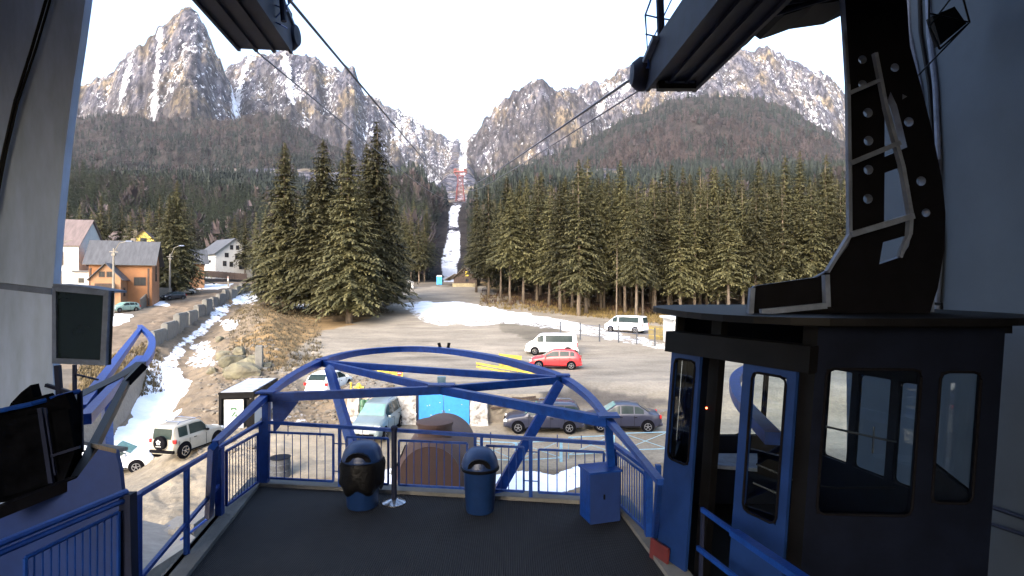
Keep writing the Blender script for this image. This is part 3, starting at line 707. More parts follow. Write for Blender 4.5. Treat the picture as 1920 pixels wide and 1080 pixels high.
for px, d, h in [(770,150,19),(785,143,17),(796,150,18),(775,165,22),(776,172,24),(800,178,23),(758,150,20),(745,158,22),(728,160,22),(890,165,19),(900,152,19),(893,180,24),(895,165,24),(905,150,22),(715,150,20),(560,140,18),(520,150,20),(600,150,20),(630,146,19),(690,150,21),(480,150,19),(460,170,20),(440,190,20)]:
    bank_tree(px, d, h, 'mid', 'dark spruce at the far end of the lot beside the snow gully', 'spruces at the far end of the lot')

# far woods: one merged mesh per slope, thousands of trees that read as one mass
def lp_conifer(r, seg=7, tiers=6):
    V = []; F = []
    for t in range(tiers):
        z0 = 0.08 + t * 0.15; z1 = min(1.0, z0 + 0.27); R0 = 0.165 * (1 - t / (tiers + .5)) * r.uniform(.8, 1.15)
        b = len(V); ph = r.uniform(0, 6.28)
        for j in range(seg):
            a = 2 * pi * j / seg + ph + r.uniform(-.25, .25); rr = R0 * (1.15 if j % 2 else 0.5) * r.uniform(.65, 1.25)
            V.append((cos(a) * rr, sin(a) * rr, z0 + r.uniform(-.04, .05)))
        V.append((0, 0, z1))
        for j in range(seg): F.append((b + j, b + (j + 1) % seg, b + seg))
    return np.array(V), np.array(F)
def mid_conifer(seed):
    me = spruce_mesh(seed, 20.0, 1.8, 3.1, 6, .95, 3); n = len(me.vertices); v = np.empty(n * 3, np.float32); me.vertices.foreach_get('co', v)
    f = np.arange(n).reshape(-1, 4); v = v.reshape(-1, 3) / 20.0
    tri = np.concatenate([f[:, [0, 1, 2]], f[:, [0, 2, 3]]]); return v, tri
def lp_bare(r, n=26):
    V = []; F = []
    for i in range(n):
        a = r.uniform(0, 6.28); t = r.uniform(0, 1); z = 0.25 + 0.72 * t; R0 = 0.26 * math.sqrt(max(0.02, 1 - (2 * t - 0.75) ** 2 * .7)) * r.uniform(.3, 1)
        c = np.array([cos(a) * R0, sin(a) * R0, z]); b = len(V)
        u = np.array([cos(a) * .5, sin(a) * .5, 1.0]); u /= np.linalg.norm(u)
        s_ = np.array([-sin(a), cos(a), r.uniform(-.5, .5)])
        V += [c - s_ * .05 - u * .08, c + s_ * .05 - u * .05, c + u * .13]; F.append((b, b + 1, b + 2))
    b = len(V); V += [(-.012, 0, 0), (.012, 0, 0), (0, 0, .7), (0, -.012, 0), (0, .012, 0), (0, 0, .7)]; F += [(b, b + 1, b + 2), (b + 3, b + 4, b + 5)]
    return np.array(V), np.array(F)
pr = random.Random(3)
CON = [lp_conifer(pr) for _ in range(6)]; BAR = [lp_bare(pr, 44) for _ in range(4)]; MIDC = [mid_conifer(200 + k) for k in range(4)]
def forest(name, label, pos, hs, kinds, cols_):
    Vs = []; Fs = []; Cs = []; off = 0
    for isbare, protos in ((0, CON), (1, BAR), (2, MIDC)):
        for k, (pv, pf) in enumerate(protos):
            sel = np.where((kinds == isbare) & (np.arange(len(pos)) % len(protos) == k))[0]
            if not len(sel): continue
            a = rng.uniform(0, 6.28, len(sel)); ca, sa = np.cos(a), np.sin(a); h = hs[sel]; wd = h * rng.uniform(.85, 1.25, len(sel))
            x = (pv[None, :, 0] * ca[:, None] - pv[None, :, 1] * sa[:, None]) * wd[:, None] + pos[sel, 0][:, None]
            y = (pv[None, :, 0] * sa[:, None] + pv[None, :, 1] * ca[:, None]) * wd[:, None] + pos[sel, 1][:, None]
            z = pv[None, :, 2] * h[:, None] + pos[sel, 2][:, None] - 0.5
            Vs.append(np.stack([x, y, z], -1).reshape(-1, 3))
            Fs.append((pf[None] + (np.arange(len(sel)) * len(pv))[:, None, None]).reshape(-1, 3) + off)
            off += len(sel) * len(pv)
            Cs.append(np.repeat(cols_[sel], len(pv), 0))
    o = np_mesh(name, np.concatenate(Vs), np.concatenate(Fs), M['farwood'], {'col': np.concatenate(Cs)})
    tag(o, label, 'forest', kind='stuff')
def scatter(n, pxr, dr, seed):
    r = np.random.default_rng(seed)
    px = r.uniform(*pxr, n); u = r.uniform(0, 1, n); d = dr[0] * (dr[1] / dr[0]) ** u
    x = (px - 960) / FP * d
    z, wh = mount_z(x, d)
    return px, x, d, z, wh, r
def build_forests():
    for nm, label, pxr, dr, n, seed in [('left_forest', 'dark mixed forest of spruce and bare beech covering the left mountain foot', (-150, 850), (155, 2150), 32000, 1),
                                        ('right_forest', 'mixed forest climbing the right hill, green spruce below and brown beech above', (850, 1900), (165, 2200), 21000, 2)]:
        px, x, d, z, wh, r = scatter(n, pxr, dr, seed)
        cx = np.interp(d, [140, 330, 560, 900], [845, 846, 858, 866]); hw = np.interp(d, [140, 300, 560, 900], [22, 20, 13, 10])
        keep = (np.abs(px - cx) > hw * r.uniform(.95, 1.15, n) + 3.8 * FP / d * (d < 560)) & ((wh >= 6) | ((wh == 0) & (d < 560)) | ((wh >= 1) & (wh <= 5) & (r.random(n) < np.clip((0.75 - fbm(x / 70., d / 50., 4, 88)) * 3.6 - z / 900., 0, .9))))
        keep &= ~((d < 600) & (wh == 0) & (r.random(n) < .1))
        keep &= ~((px < 480) & (d < 190)) & ~((np.abs(px - 862) < 16) & (d > 520) & (d < 900))
        keep &= ~((d < 430) & (r.random(n) > .50 * (d / 430) ** .5 + .06))
        px, x, d, z, wh = px[keep], x[keep], d[keep], z[keep], wh[keep]; m = len(px)
        zone = fbm(x / 160., d / 160., 4, 41)
        if nm == 'right_forest':
            pb = sstep(d, 620, 820) * (1 - sstep(d, 1100, 1300)) * sstep(px, 1060, 1200); pb = np.maximum(pb * 0.9, .05)
        else:
            pb = 0.27 * sstep(d, 260, 560) + 0.06
        pb = np.clip(pb + (zone - 0.5) * 1.3 * (pb > .1) + (fbm(x / 38., d / 38., 3, 43) - .5) * 1.8 * (pb > .1), 0.03, 0.95)
        kinds = (r.random(m) < pb).astype(int)
        kinds = np.where((kinds == 0) & (d < 430), 2, kinds)
        hs = r.uniform(13, 24, m) * (1 - .10 * sstep(d, 700, 1500)) * (np.where((px < 700) & (d > 330), .66, 1.0)) * np.where(kinds == 1, 0.85, 1.0) * np.where((wh >= 1) & (wh <= 5), .62, 1)
        g = r.random((m, 1)); cg = np.array([0.010, 0.015, 0.017]) * (1 - g) + np.array([0.026, 0.033, 0.031]) * g
        b = r.random((m, 1)); cb_ = np.array([0.030, 0.026, 0.030]) * (1 - b) + np.array([0.085, 0.069, 0.072]) * b
        near = (1 - sstep(d, 250, 520))[:, None]
        cg = cg * (1 + near * np.array([[1.1, .95, .35]]))
        cg = cg * (1 + .25 * (zone[:, None] - .5) * 2)
        forest(nm, label, np.stack([x, d, z], -1), hs, kinds, np.where(kinds[:, None] == 1, cb_, cg))
build_forests()
# ------------------------------------------------------------------ the station (structure)
FZ = CZ - 3.5            # platform level 7.3 m
def struct(o): return tag(o, kind='structure')
floorL, floorR = Zp(487, 912, FZ), Zp(1152, 949, FZ)
fl = [Vector((floorL.x, floorL.y, FZ)), Vector((floorR.x, floorR.y, FZ)), Vector((2.0, 5.4, FZ)), Vector((2.25, -7, FZ)), Vector((-3.9, -7, FZ)), Vector((-3.78, 6.0, FZ))]
struct(MB().prism(fl, (0, 0, -0.35)).build('floor', M['grating']))
# pale concrete ledge round the front and the sides of the platform
mb = MB()
def off(a, b, w_): d = (b - a).normalized(); return Vector((d.y, -d.x, 0)) * w_
ring = [fl[5], fl[0], fl[1], fl[2]]
outer = [fl[5] + Vector((-.32, 0, 0)), fl[0] + Vector((-.30, .30, 0)), fl[1] + Vector((.26, .30, 0)), fl[2] + Vector((.30, 0, 0))]
for i in range(3):
    up = Vector((0, 0, 0.06)); mb.prism([ring[i] + up, ring[i + 1] + up, outer[i + 1] + up, outer[i] + up], (0, 0, -0.5))
struct(mb.build('platform_ledge', M['pale_concrete']))
# station mass under the platform
struct(MB().prism([Vector((-3.7, 5.5, 0)), Vector((-3.6, 8.3, 0)), Vector((1.3, 8.0, 0)), Vector((1.9, 5.2, 0)), Vector((2.2, -7, 0)), Vector((-3.8, -7, 0))], (0, 0, FZ - 0.42)).build('station_base', M['pale_concrete']))
# side dock pits: walls
def wall_px(name, poly, d, th, m): return struct(MB().prism([D(x, y, d) for x, y in poly], (0, th, 0)).build(name, m))
wall_px('wall_left', [(168, -60), (150, 75), (136, 170), (122, 280), (108, 420), (99, 540), (99, 700), (107, 790), (107, 1500), (-700, 1500), (-700, -900), (240, -900)], 7.4, 0.12, M['wall_paint'])
wall_px('wall_left_recess', [(99, 552), (99, 700), (106, 790), (106, 1400), (-90, 1400), (-90, 532)], 7.36, 0.02, M['wall_paint'])
struct(MB().add([(6.98, 11.6, 0), (6.35, 0, 0), (6.35, -8, 0), (6.6, -8, 0), (6.6, 0, 0), (7.12, 11.6, 0), (6.90, 11.6, 19), (6.35, 0, 19), (6.35, -8, 19), (6.6, -8, 19), (6.6, 0, 19), (7.12, 11.6, 19)], [(0, 1, 7, 6), (1, 2, 8, 7), (2, 3, 9, 8), (3, 4, 10, 9), (4, 5, 11, 10), (5, 0, 6, 11), (0, 5, 4, 3, 2, 1), (6, 7, 8, 9, 10, 11)]).build('wall_right', M['wall_shaded']))
def wd(px): return 6.35 / ((px - 960) / FP - .0543) - .12
struct(MB().box((-9.5, 0.2, 8), (0.3, 14.6, 20)).build('wall_left_side', M['wall_paint']))
struct(MB().box((13.2, 1.2, 8), (0.3, 21, 20)).build('wall_right_side', M['wall_shaded']))
mb = MB().box((1.8, -8.2, 16.3), (23, 0.3, 4)).box((1.8, -8.2, 4.2), (23, 0.3, 10.0)).box((6.2, -8.2, 11.7), (14.2, 0.3, 5.1))
struct(mb.build('wall_back', M['wall_paint']))
struct(MB().box((1.8, -0.8, 17.9), (24, 15.6, 0.3)).build('ceiling', M['wall_shaded']))
# cable run and seams on the left wall
mb = MB().tube([D(98, -40, 7.32), D(60, 90, 7.32), D(28, 190, 7.32), D(5, 292, 7.32), D(-20, 420, 7.32)], 0.018, 6).tube([D(106, -40, 7.32), D(67, 92, 7.32), D(34, 190, 7.32), D(10, 292, 7.32), D(-14, 420, 7.32)], 0.014, 6)
tag(mb.build('wall_cable', M['black']), 'pair of black power cables slanting down the left wall', 'cable')
mb = MB().beam(D(-120, 522, 7.36), D(101, 547, 7.36), 0.10, 0.075)
tag(mb.build('wall_trim', M['greysteel']), 'grey horizontal trim strip across the left wall above the dark screen', 'trim')
# pipes and conduits on the right wall
cg = 'conduits on the right wall'
for k, (xa, xb, r, lab) in enumerate([(1676, 1742, .055, 'thick grey conduit nearest the hanger arm on the right wall'), (1700, 1757, .03, 'thin middle conduit beside the thick one on the right wall'), (1716, 1764, .04, 'outer conduit on the right wall, farthest from the hanger arm')]):
    mb = MB().tube([D(xa + 22, -60, wd(xa + 22)), D(xa + 26, 60, wd(xa + 26)), D((xa + xb) / 2 + 14, 160, wd((xa + xb) / 2 + 14)), D(xb - 4, 300, wd(xb - 4)), D(xb, 450, wd(xb)), D(xb - 10, 620, wd(xb - 10))], r, 8)
    tag(mb.build('conduit', M['greysteel'] if k != 1 else M['black']), lab, 'pipe', cg)
t = thing('cable_tray', 'dark wire frame basket on brackets at the top of the right wall', 'cable tray', D(1770, 60, 7.8))
mb = MB(); fr = [D(1742, -20, 7.8), D(1800, -25, 7.8), D(1818, 42, 7.8), D(1762, 92, 7.8), D(1742, 50, 7.8)]
for i in range(5): mb.tube([fr[i], fr[(i + 1) % 5]], .014, 5)
for a, b in (((1742, 50), (1800, -25)), ((1742, 25), (1818, 42)), ((1818, 42), (1717, 146))): mb.tube([D(*a, 7.8), D(*b, 7.85)], .012, 5)
mb.build('wire_frame', M['black'], t)
MB().prism([D(1748, 30, 7.85), D(1790, 12, 7.85), D(1812, 44, 7.85), D(1764, 84, 7.85)], (0, .12, 0)).build('lamp_box', M['cabin_dark'], t)
# lower rail on the right wall
mb = MB().tube([D(1843, 945, 7.85), D(1960, 985, 6.9)], .03, 6).tube([D(1850, 980, 7.8), D(1960, 1016, 6.9)], .025, 6)
tag(mb.build('wall_handrail', M['navy']), 'pair of dark handrails low on the right wall behind the cabin', 'handrail')

# ------------------------------------------------------------------ railings
def rail_panel(parent, a, b, z0, zt, nbar, m='blue', frame=.035, bar=.016, hang=2):
    """a framed infill of upright bars between a and b (xy), one part with its bars as sub-part"""
    mb = MB(); A0 = Vector((a.x, a.y, z0)); B0 = Vector((b.x, b.y, z0)); A1 = Vector((a.x, a.y, zt)); B1 = Vector((b.x, b.y, zt))
    mb.beam(A0, B0, frame, frame).beam(A1, B1, frame, frame).beam(A0, A1, frame, frame, (0, 1, 0)).beam(B0, B1, frame, frame, (0, 1, 0))
    f = mb.build('infill_frame', M[m], parent)
    mb = MB()
    for i in range(1, nbar + 1):
        p = A0.lerp(B0, i / (nbar + 1)); mb.tube([p, p + Vector((0, 0, zt - z0))], bar / 2, 6, False)
    mb.build('infill_bars', M[m], f)
def post(parent, p, z0, z1, w_=.06, m='blue', name='post'):
    return MB().beam((p.x, p.y, z0), (p.x, p.y, z1), w_, w_, (0, 1, 0)).build(name, M[m], parent)
P0, P1 = floorL + Vector((.02, .05, 0)), floorR + Vector((0, .05, 0))
TR = FZ + 1.12
t = thing('platform_railing', 'blue front railing of the platform with framed bar panels behind the bins', 'railing', P0)
zl = zpy(791, P0.y); zr_ = zpy(832, P1.y)
MB().beam((P0.x, P0.y, zl), (P1.x, P1.y, zr_), .06, .055).build('top_rail', M['blue'], t)
def along(px):
    # point of the railing line under a pixel column
    u = (px - 960) / FP; dx, dy = P1.x - P0.x, P1.y - P0.y; k = (u * P0.y - P0.x) / (dx - u * dy); return P0 + (P1 - P0) * k
for px, wd in ((490, .07), (637, .05), (891, .05), (903, .05), (995, .06), (1150, .08)):
    p = along(px); post(t, p, FZ, zl + (zr_ - zl) * (px - 490) / 660. - .01, wd)
for a, b, n in ((503, 625, 7), (650, 728, 5), (748, 876, 8), (912, 982, 4), (1010, 1132, 6)):
    pa, pb = along(a), along(b); zt = zl - .16 + (zr_ - zl) * ((a + b) / 2 - 490) / 660.
    rail_panel(t, pa, pb, FZ + .14, zt, n)
mb = MB()
for a, b in ((625, 637), (490, 503), (982, 995), (995, 1010), (637, 650), (903, 912), (1132, 1150)):
    for zz in (.32, .80): pa, pb = along(a), along(b); mb.tube([pa + Vector((0, 0, zz)), pb + Vector((0, 0, zz))], .01, 5, False)
for px in (540, 600, 1045, 1090, 920, 680): p = along(px); mb.tube([p + Vector((0, 0, .9)), p + Vector((0, 0, 1.1))], .008, 5, False)
mb.build('tie_bars', M['blue'], t)
# left side railing: barred part near the corner, open part towards the camera
def PF(px, py): return Zp(px, py, FZ)
La, Lb, Lc = P0.copy(), Zp(412, 972, FZ), Vector((-3.95, 5.85, FZ))
t = thing('side_railing', 'blue left railing of the platform, barred near the corner then open with a middle rail', 'railing', La)
mb = MB(); za, zb_, zc_ = zpy(791, La.y), zpy(838, Lb.y), zpy(932, Lc.y)
mb.beam((La.x, La.y, za), (Lb.x, Lb.y, zb_), .06, .05).beam((Lb.x, Lb.y, zb_), (Lc.x, Lc.y, zc_), .055, .05)
mb.build('top_rail', M['blue'], t)
post(t, Lb, FZ - .1, zb_, .10); post(t, Lc, FZ - 1.0, zc_ + .03, .10)
rail_panel(t, La.lerp(Lb, .12), La.lerp(Lb, .86), FZ + .12, zb_ - .12, 10)
mid = Lb.lerp(Lc, .48); post(t, mid, FZ - .05, zb_ * .5 + zc_ * .5, .055)
MB().beam((Lb.x, Lb.y, FZ + .52), (Lc.x, Lc.y, FZ + .40), .045, .045).build('middle_rail', M['blue'], t)
MB().beam((Lb.x - .02, Lb.y, FZ + .03), (Lc.x + .25, Lc.y - 1.6, FZ + .03), .06, .06).build('bottom_rail', M['blue'], t)
# right side railing
Ra, Rb = P1.copy(), Zp(1216, 1012, FZ)
t = thing('side_railing', 'blue right railing of the platform with bars, between the blue box and the cabin', 'railing', Ra)
ra_, rb_ = zpy(833, Ra.y), zpy(880, Rb.y)
MB().beam((Ra.x, Ra.y, ra_), (Rb.x, Rb.y, rb_), .08, .06).build('top_rail', M['blue'], t)
post(t, Rb, FZ - .2, rb_ + .02, .10); post(t, Rb + Vector((.12, -.05, 0)), FZ - .4, rb_ + .08, .07)
rail_panel(t, Ra.lerp(Rb, .08), Ra.lerp(Rb, .90), FZ + .1, rb_ - .1, 11)
# near-left railing below the blue parapet
t = thing('near_railing', 'blue double railing with bar panel in the bottom left corner below the blue wall', 'railing', D(120, 1000, 5.6))
a, b = D(237, 922, 5.7), D(-60, 1044, 4.4)
MB().tube([a, b], .034, 8).tube([a + Vector((0, -.05, -.075)), b + Vector((0, -.05, -.075))], .028, 8).build('top_rail', M['blue'], t)
MB().beam(D(240, 925, 5.7), D(247, 1250, 5.7), .11, .11, (0, 1, 0)).build('post', M['navy'], t)
c_, d_ = D(222, 960, 5.6), D(48, 1046, 4.9)
f = MB().tube([c_, d_], .02, 6).tube([c_, c_ + Vector((0, 0, -1.3))], .02, 6).tube([d_, d_ + Vector((0, 0, -1.3))], .02, 6).build('infill_frame', M['blue'], t)
mb = MB()
for i in range(1, 12): p = c_.lerp(d_, i / 12); mb.tube([p, p + Vector((0, 0, -1.3))], .009, 5, False)
mb.build('infill_bars', M['blue'], f)
# near-right railing in front of the cabin
t = thing('near_railing', 'blue handrails slanting in front of the cabin at the bottom right', 'railing', D(1400, 1060, 4.8))
MB().beam(D(1316, 955, 6.2), D(1376, 998, 5.6), .035, .05).beam(D(1376, 998, 5.6), D(1600, 1150, 4.0), .10, .06).build('top_rail', M['blue'], t)
MB().beam(D(1308, 1027, 6.2), D(1440, 1130, 5.2), .035, .05).build('lower_rail', M['blue'], t)
MB().beam(D(1318, 955, 6.2), D(1312, 1120, 6.2), .03, .05, (0, 1, 0)).build('post', M['navy'], t)

# ------------------------------------------------------------------ blue arched guide frames
def smooth(pts, n=8):
    out = []; P = [pts[0]] + list(pts) + [pts[-1]]
    for i in range(1, len(P) - 2):
        for j in range(n):
            t_ = j / n; a, b, c, d = P[i - 1], P[i], P[i + 1], P[i + 2]
            out.append(0.5 * ((2 * b) + (c - a) * t_ + (2 * a - 5 * b + 4 * c - d) * t_ ** 2 + (3 * b - 3 * c + d - a) * t_ ** 3))
    out.append(Vector(P[-1])); return out
AH = CZ - 1.94
def A(px, py): return Zp(px, py, AH)
t = thing('guide_frame', 'blue arched steel frame projecting over the front of the platform with braced chords', 'steel frame', A(780, 900))
arc = smooth([A(*p) for p in ((404, 832), (452, 787), (500, 743), (548, 708), (605, 679), (660, 664), (720, 657), (780, 655), (850, 660), (933, 674), (1000, 692), (1055, 711), (1100, 742), (1142, 790), (1190, 846), (1238, 905))])
tap = lambda p: min(1.0, max(.38, (p.y - 2) / 12.))
ab = MB().band(arc, .17, .15, tap).build('arch', M['blue'], t)
MB().band([p + Vector((0, 0, .085 * tap(p))) for p in arc], .21, .02, tap).build('flange', M['blue'], ab)
nodes = {'l': A(500, 745), 'ul': A(605, 681), 'm': A(828, 731), 'ur': A(1055, 712), 'r': A(1140, 791)}
for a, b in (('l', 'm'), ('ul', 'm'), ('m', 'ur'), ('m', 'r'), ('ul', 'ur')):
    MB().beam(nodes[a], nodes[b], .12, .15).build('chord', M['blue'], t)
for k in nodes:
    p = nodes[k]; MB().box((p.x, p.y, p.z + .10), (.50 if k == 'm' else .30, .26, .03)).build('gusset_plate', M['blue'], t)
for (ax, ay), (bx, by), dd in (((617, 690), (690, 932), 9.75), ((1048, 720), (925, 938), 9.35)):
    MB().beam(A(ax, ay), D(bx, by, dd), .17, .15, (0, 1, 0)).build('brace', M['blue'], t)
for p, q in ((nodes['l'], Vector((nodes['l'].x - .03, nodes['l'].y, FZ - .3))), (nodes['r'], Zp(1150, 945, FZ))):
    MB().beam(p, q, .11, .11, (0, 1, 0)).build('post', M['blue'], t)
pL = A(400, 836); MB().beam(pL, Zp(392, 968, FZ), .08, .10, (0, 1, 0)).build('post', M['blue'], t)
pR = A(1236, 903); MB().beam(pR, Zp(1226, 1018, FZ), .055, .06, (0, 1, 0)).build('post', M['blue'], t)
pl = nodes['l']; MB().prism([pl + Vector((.1, 0, -.08)), pl + Vector((.55, .05, -.08)), pl + Vector((.12, 0, -.65))], (0, .03, 0)).build('gusset_plate', M['blue'], t)
mp_ = D(828, 722, 11.3)
MB().box((mp_.x, mp_.y, mp_.z + .0), (.16, .10, .34)).tube([mp_ + Vector((-.1, 0, -.06)), mp_ + Vector((.1, 0, -.06))], .07, 8).build('roller_bracket', M['barrier'], t)
ap = A(833, 656); MB().tube([ap + Vector((-.12, 0, .05)), ap + Vector((-.17, 0, .22))], .05, 7).tube([ap + Vector((.12, 0, .05)), ap + Vector((.15, 0, .22))], .05, 7).build('bolt', M['black'], t)
# left arch
t = thing('guide_frame', 'blue curved steel frame end at the left beside the dark wall screen', 'steel frame', A(150, 900))
arc = smooth([A(*p) for p in ((262, 612), (282, 632), (284, 654), (268, 682), (225, 712), (150, 750), (60, 797), (-40, 840))])
MB().band(arc[:26], .20, .16).build('arch', M['blue'], t); MB().band(arc[25:], .22, .20).build('shaded_lower_arch', M['black'], t)  # lower run of the blue arch coloured black for its shaded underside
MB().beam(A(264, 616), A(150, 770), .17, .18).build('chord', M['blue'], t)
MB().beam(A(262, 672), A(160, 786), .15, .16).build('chord', M['blue'], t)
MB().beam(A(199, 722), D(203, 856, 8.9), .15, .12, (0, 1, 0)).build('post', M['blue'], t)
MB().beam(D(237, 718, 9.6), D(143, 902, 6.4), .10, .12).beam(D(143, 902, 6.4), D(-40, 975, 5.8), .10, .12).beam(D(270, 684, 9.8), D(237, 718, 9.6), .12, .12).build('stringer', M['black'], t)
# right arch, seen through the cabin windows
t = thing('guide_frame', 'blue curved steel frame end seen through the cabin windows', 'steel frame', A(1400, 800))
arc = smooth([A(*p) for p in ((1490, 664), (1440, 676), (1395, 696), (1378, 716), (1384, 744), (1408, 776), (1450, 822))])
MB().band(arc, .2, .17).build('arch', M['blue'], t)

# ------------------------------------------------------------------ bottom left: blue parapet, stored gear
t = thing('parapet', 'solid blue sheet parapet of the left dock below the dark stored gear', 'parapet', D(120, 1000, 6.2))
MB().prism([D(-80, 1000, 6.3), D(50, 930, 6.3), D(143, 898, 6.3), D(188, 838, 6.3), D(216, 846, 6.3), D(224, 880, 6.3), D(229, 925, 6.3), D(226, 1300, 6.3), D(-80, 1300, 6.3)], (0, .06, 0)).build('sheet_panel', M['blue_wall'], t)
MB().prism([D(184, 834, 6.28), D(218, 842, 6.28), D(240, 838, 8.8), D(150, 826, 8.8)], (0, 0, -.05)).build('top_ledge', M['wood_grey'], t)
t = thing('side_balustrade', 'dark blue balustrade of the left dock with thin bars behind the stored gear', 'railing', D(130, 830, 7.2))
MB().tube([D(-20, 774, 6.6), D(60, 757, 6.6), D(150, 733, 7.0)], .03, 6).build('top_rail', M['blue'], t)
mb = MB()
for px in range(118, 156, 7): mb.tube([D(px, 738, 7.0), D(px + 2, 832, 7.0)], .011, 5, False)
mb.tube([D(150, 733, 7.0), D(153, 848, 7.0)], .028, 6)
mb.build('bars', M['navy'], t)
t = thing('tarped_machine', 'machine under black sheeting with a pointed hood beside the left wall', 'machine', D(70, 900, 6.6))
mb = MB()
mb.prism([D(14, 770, 6.7), D(20, 756, 6.7), D(40, 735, 6.7), D(57, 722, 6.7), D(63, 745, 6.7), D(76, 744, 6.7), D(84, 740, 6.7), D(92, 750, 6.7), D(108, 742, 6.7), D(122, 738, 6.7), D(132, 760, 6.7), D(140, 850, 6.7), D(136, 905, 6.7), D(60, 935, 6.7), D(-60, 950, 6.7), D(-60, 790, 6.7)], (0, .12, 0))
mb.build('sheeting', M['tarp'], t)
MB().prism([D(-50, 812, 6.55), D(50, 778, 6.55), D(128, 768, 6.55), D(140, 850, 6.55), D(120, 900, 6.55), D(-50, 948, 6.55)], (0, .04, 0)).build('side_panel', M['tarp'], t)
MB().beam(D(76, 765, 6.5), D(97, 905, 6.5), .05, .04, (0, 1, 0)).beam(D(96, 855, 6.5), D(150, 838, 6.5), .03, .03).beam(D(85, 765, 6.5), D(104, 890, 6.5), .02, .02, (0, 1, 0)).build('support_frame', M['navy'], t)
t = thing('wall_screen', 'dark glass screen in a grey frame mounted at the edge of the left wall', 'screen', D(155, 690, 6.9))
o4 = [D(101, 537, 6.9), D(207, 546, 6.9), D(201, 685, 6.9), D(101, 681, 6.9)]; i4 = [D(108, 546, 6.88), D(197, 554, 6.88), D(191, 675, 6.88), D(109, 671, 6.88)]
MB().prism(o4, (0, .07, 0)).build('housing', M['cabin_dark'], t)
mb = MB()
for i in range(4): mb.prism([o4[i] + Vector((0, -.03, 0)), o4[(i + 1) % 4] + Vector((0, -.03, 0)), i4[(i + 1) % 4] + Vector((0, -.03, 0)), i4[i] + Vector((0, -.03, 0))], (0, .05, 0))
mb.build('frame', M['greysteel'], t)
MB().prism(i4, (0, .02, 0)).build('glass_pane', M['screen'], t)
MB().prism([D(99, 532, 6.9), D(150, 536, 6.9), D(206, 545, 6.9), D(207, 549, 6.9), D(99, 540, 6.9)], (0, .3, 0)).build('hood', M['greysteel'], t)
mb = MB().beam(D(108, 685, 7.0), D(112, 745, 7.0), .06, .05, (0, 1, 0)).beam(D(140, 684, 7.0), D(140, 736, 7.0), .035, .035, (0, 1, 0)).beam(D(86, 722, 7.0), D(140, 738, 7.0), .04, .04).beam(D(143, 702, 7.0), D(184, 712, 7.0), .02, .02)
mb.build('bracket', M['navy'], t)

# ------------------------------------------------------------------ things on the platform
def bin_(px, py, top, w_px, label, m, bag):
    b = PF(px, py); b.z = FZ; s = b.y / FP; H = (py - top) * s; R_ = w_px / 2 * s
    t = thing('litter_bin', label, 'bin', b, 0, 'domed litter bins on the platform')
    bw = H * .70
    MB().lathe((0, 0, 0), [(R_ * .74, 0), (R_ * .78, .02), (R_ * .92, bw - .02), (R_ * .96, bw)], 28).build('body', M[m], t, True)
    d = MB().lathe((0, 0, 0), [(R_ * 1.0, bw), (R_ * 1.02, bw + .05), (R_ * 1.0, bw + .06), (R_ * .96, bw + .12), (R_ * .84, bw + .20), (R_ * .6, bw + .275), (R_ * .3, bw + .305), (.001, bw + .31)], 28).build('dome_lid', M['binblue'], t, True)
    mb = MB(); ap = []
    for i in range(9):
        a = pi + pi * i / 8 * 1.0; u = cos(pi * i / 8)
        ap.append((u * R_ * .62, -R_ * 1.015 + .03 * u * u, bw + .045 + .15 * sin(pi * i / 8)))
    mb.prism(ap, (0, .12, .0)); mb.build('opening', M['black'], d, True)
    MB().lathe((0, 0, 0), [(R_ * 1.04, bw - .035), (R_ * 1.07, bw - .02), (R_ * 1.07, bw + .0), (R_ * 1.04, bw + .01)], 28).build('rim', M['black'], t, True)
    if bag:
        r_ = random.Random(5); mb = MB(); prof = []
        vs = []; n = 40; rows = [(1.06, bw + .01), (1.12, bw - .04), (1.08, bw - .22), (1.11, bw - .34), (1.02, bw - .42), (.9, bw - .46)]
        for k, (rr, z) in enumerate(rows):
            for j in range(n):
                a = 2 * pi * j / n; q = rr + .035 * sin(a * 7 + k) + r_.uniform(-.02, .02); vs.append((R_ * q * cos(a), R_ * q * sin(a), z - (.05 * sin(a * 5) if k >= 4 else 0)))
        fs = [(k * n + j, k * n + (j + 1) % n, (k + 1) * n + (j + 1) % n, (k + 1) * n + j) for k in range(len(rows) - 1) for j in range(n)]
        mb.add(vs, fs, True).build('bin_bag', M['plastic'], t, True)
bin_(680, 948, 825, 74, 'blue domed litter bin wrapped in a black bag, left of the chrome stand', 'binblue', True)
bin_(900, 957, 840, 68, 'plain blue domed litter bin without a bag, in front of the railing', 'binblue', False)
b = PF(739, 943); t = thing('barrier_post', 'dark barrier post on a polished round foot beside the bagged bin', 'post', b)
MB().lathe((0, 0, 0), [(.19, 0), (.19, .015), (.15, .035), (.07, .06), (.03, .075)], 28).build('foot', M['chrome'], t, True)
MB().lathe((0, 0, .06), [(.045, 0), (.045, 1.12), (.055, 1.13), (.055, 1.18), (.03, 1.2)], 14).build('column', M['navy'], t, True)
b = PF(1138, 985); t = thing('ticket_box', 'open-backed blue metal cabinet standing at the right corner of the platform', 'cabinet', (b.x - .0, b.y + .1, FZ), radians(17))
x0, x1, yf, yb, zt = -.26, .23, -.02, .36, zpy(888, b.y) - FZ
MB().box(((x0 + x1) / 2, (yf + yb) / 2, zt), (x1 - x0 + .04, yb - yf + .06, .03)).build('top', M['blue'], t, True)
MB().box(((x0 + x1) / 2, yf + .01, zt / 2 - .01), (x1 - x0 - .004, .02, zt - .03)).build('front_panel', M['blue_wall'], t, True)
MB().box((x0 + .01, (yf + yb) / 2 + .012, zt / 2 - .01), (.022, yb - yf - .03, zt - .04)).build('side_panel', M['blue'], t, True)
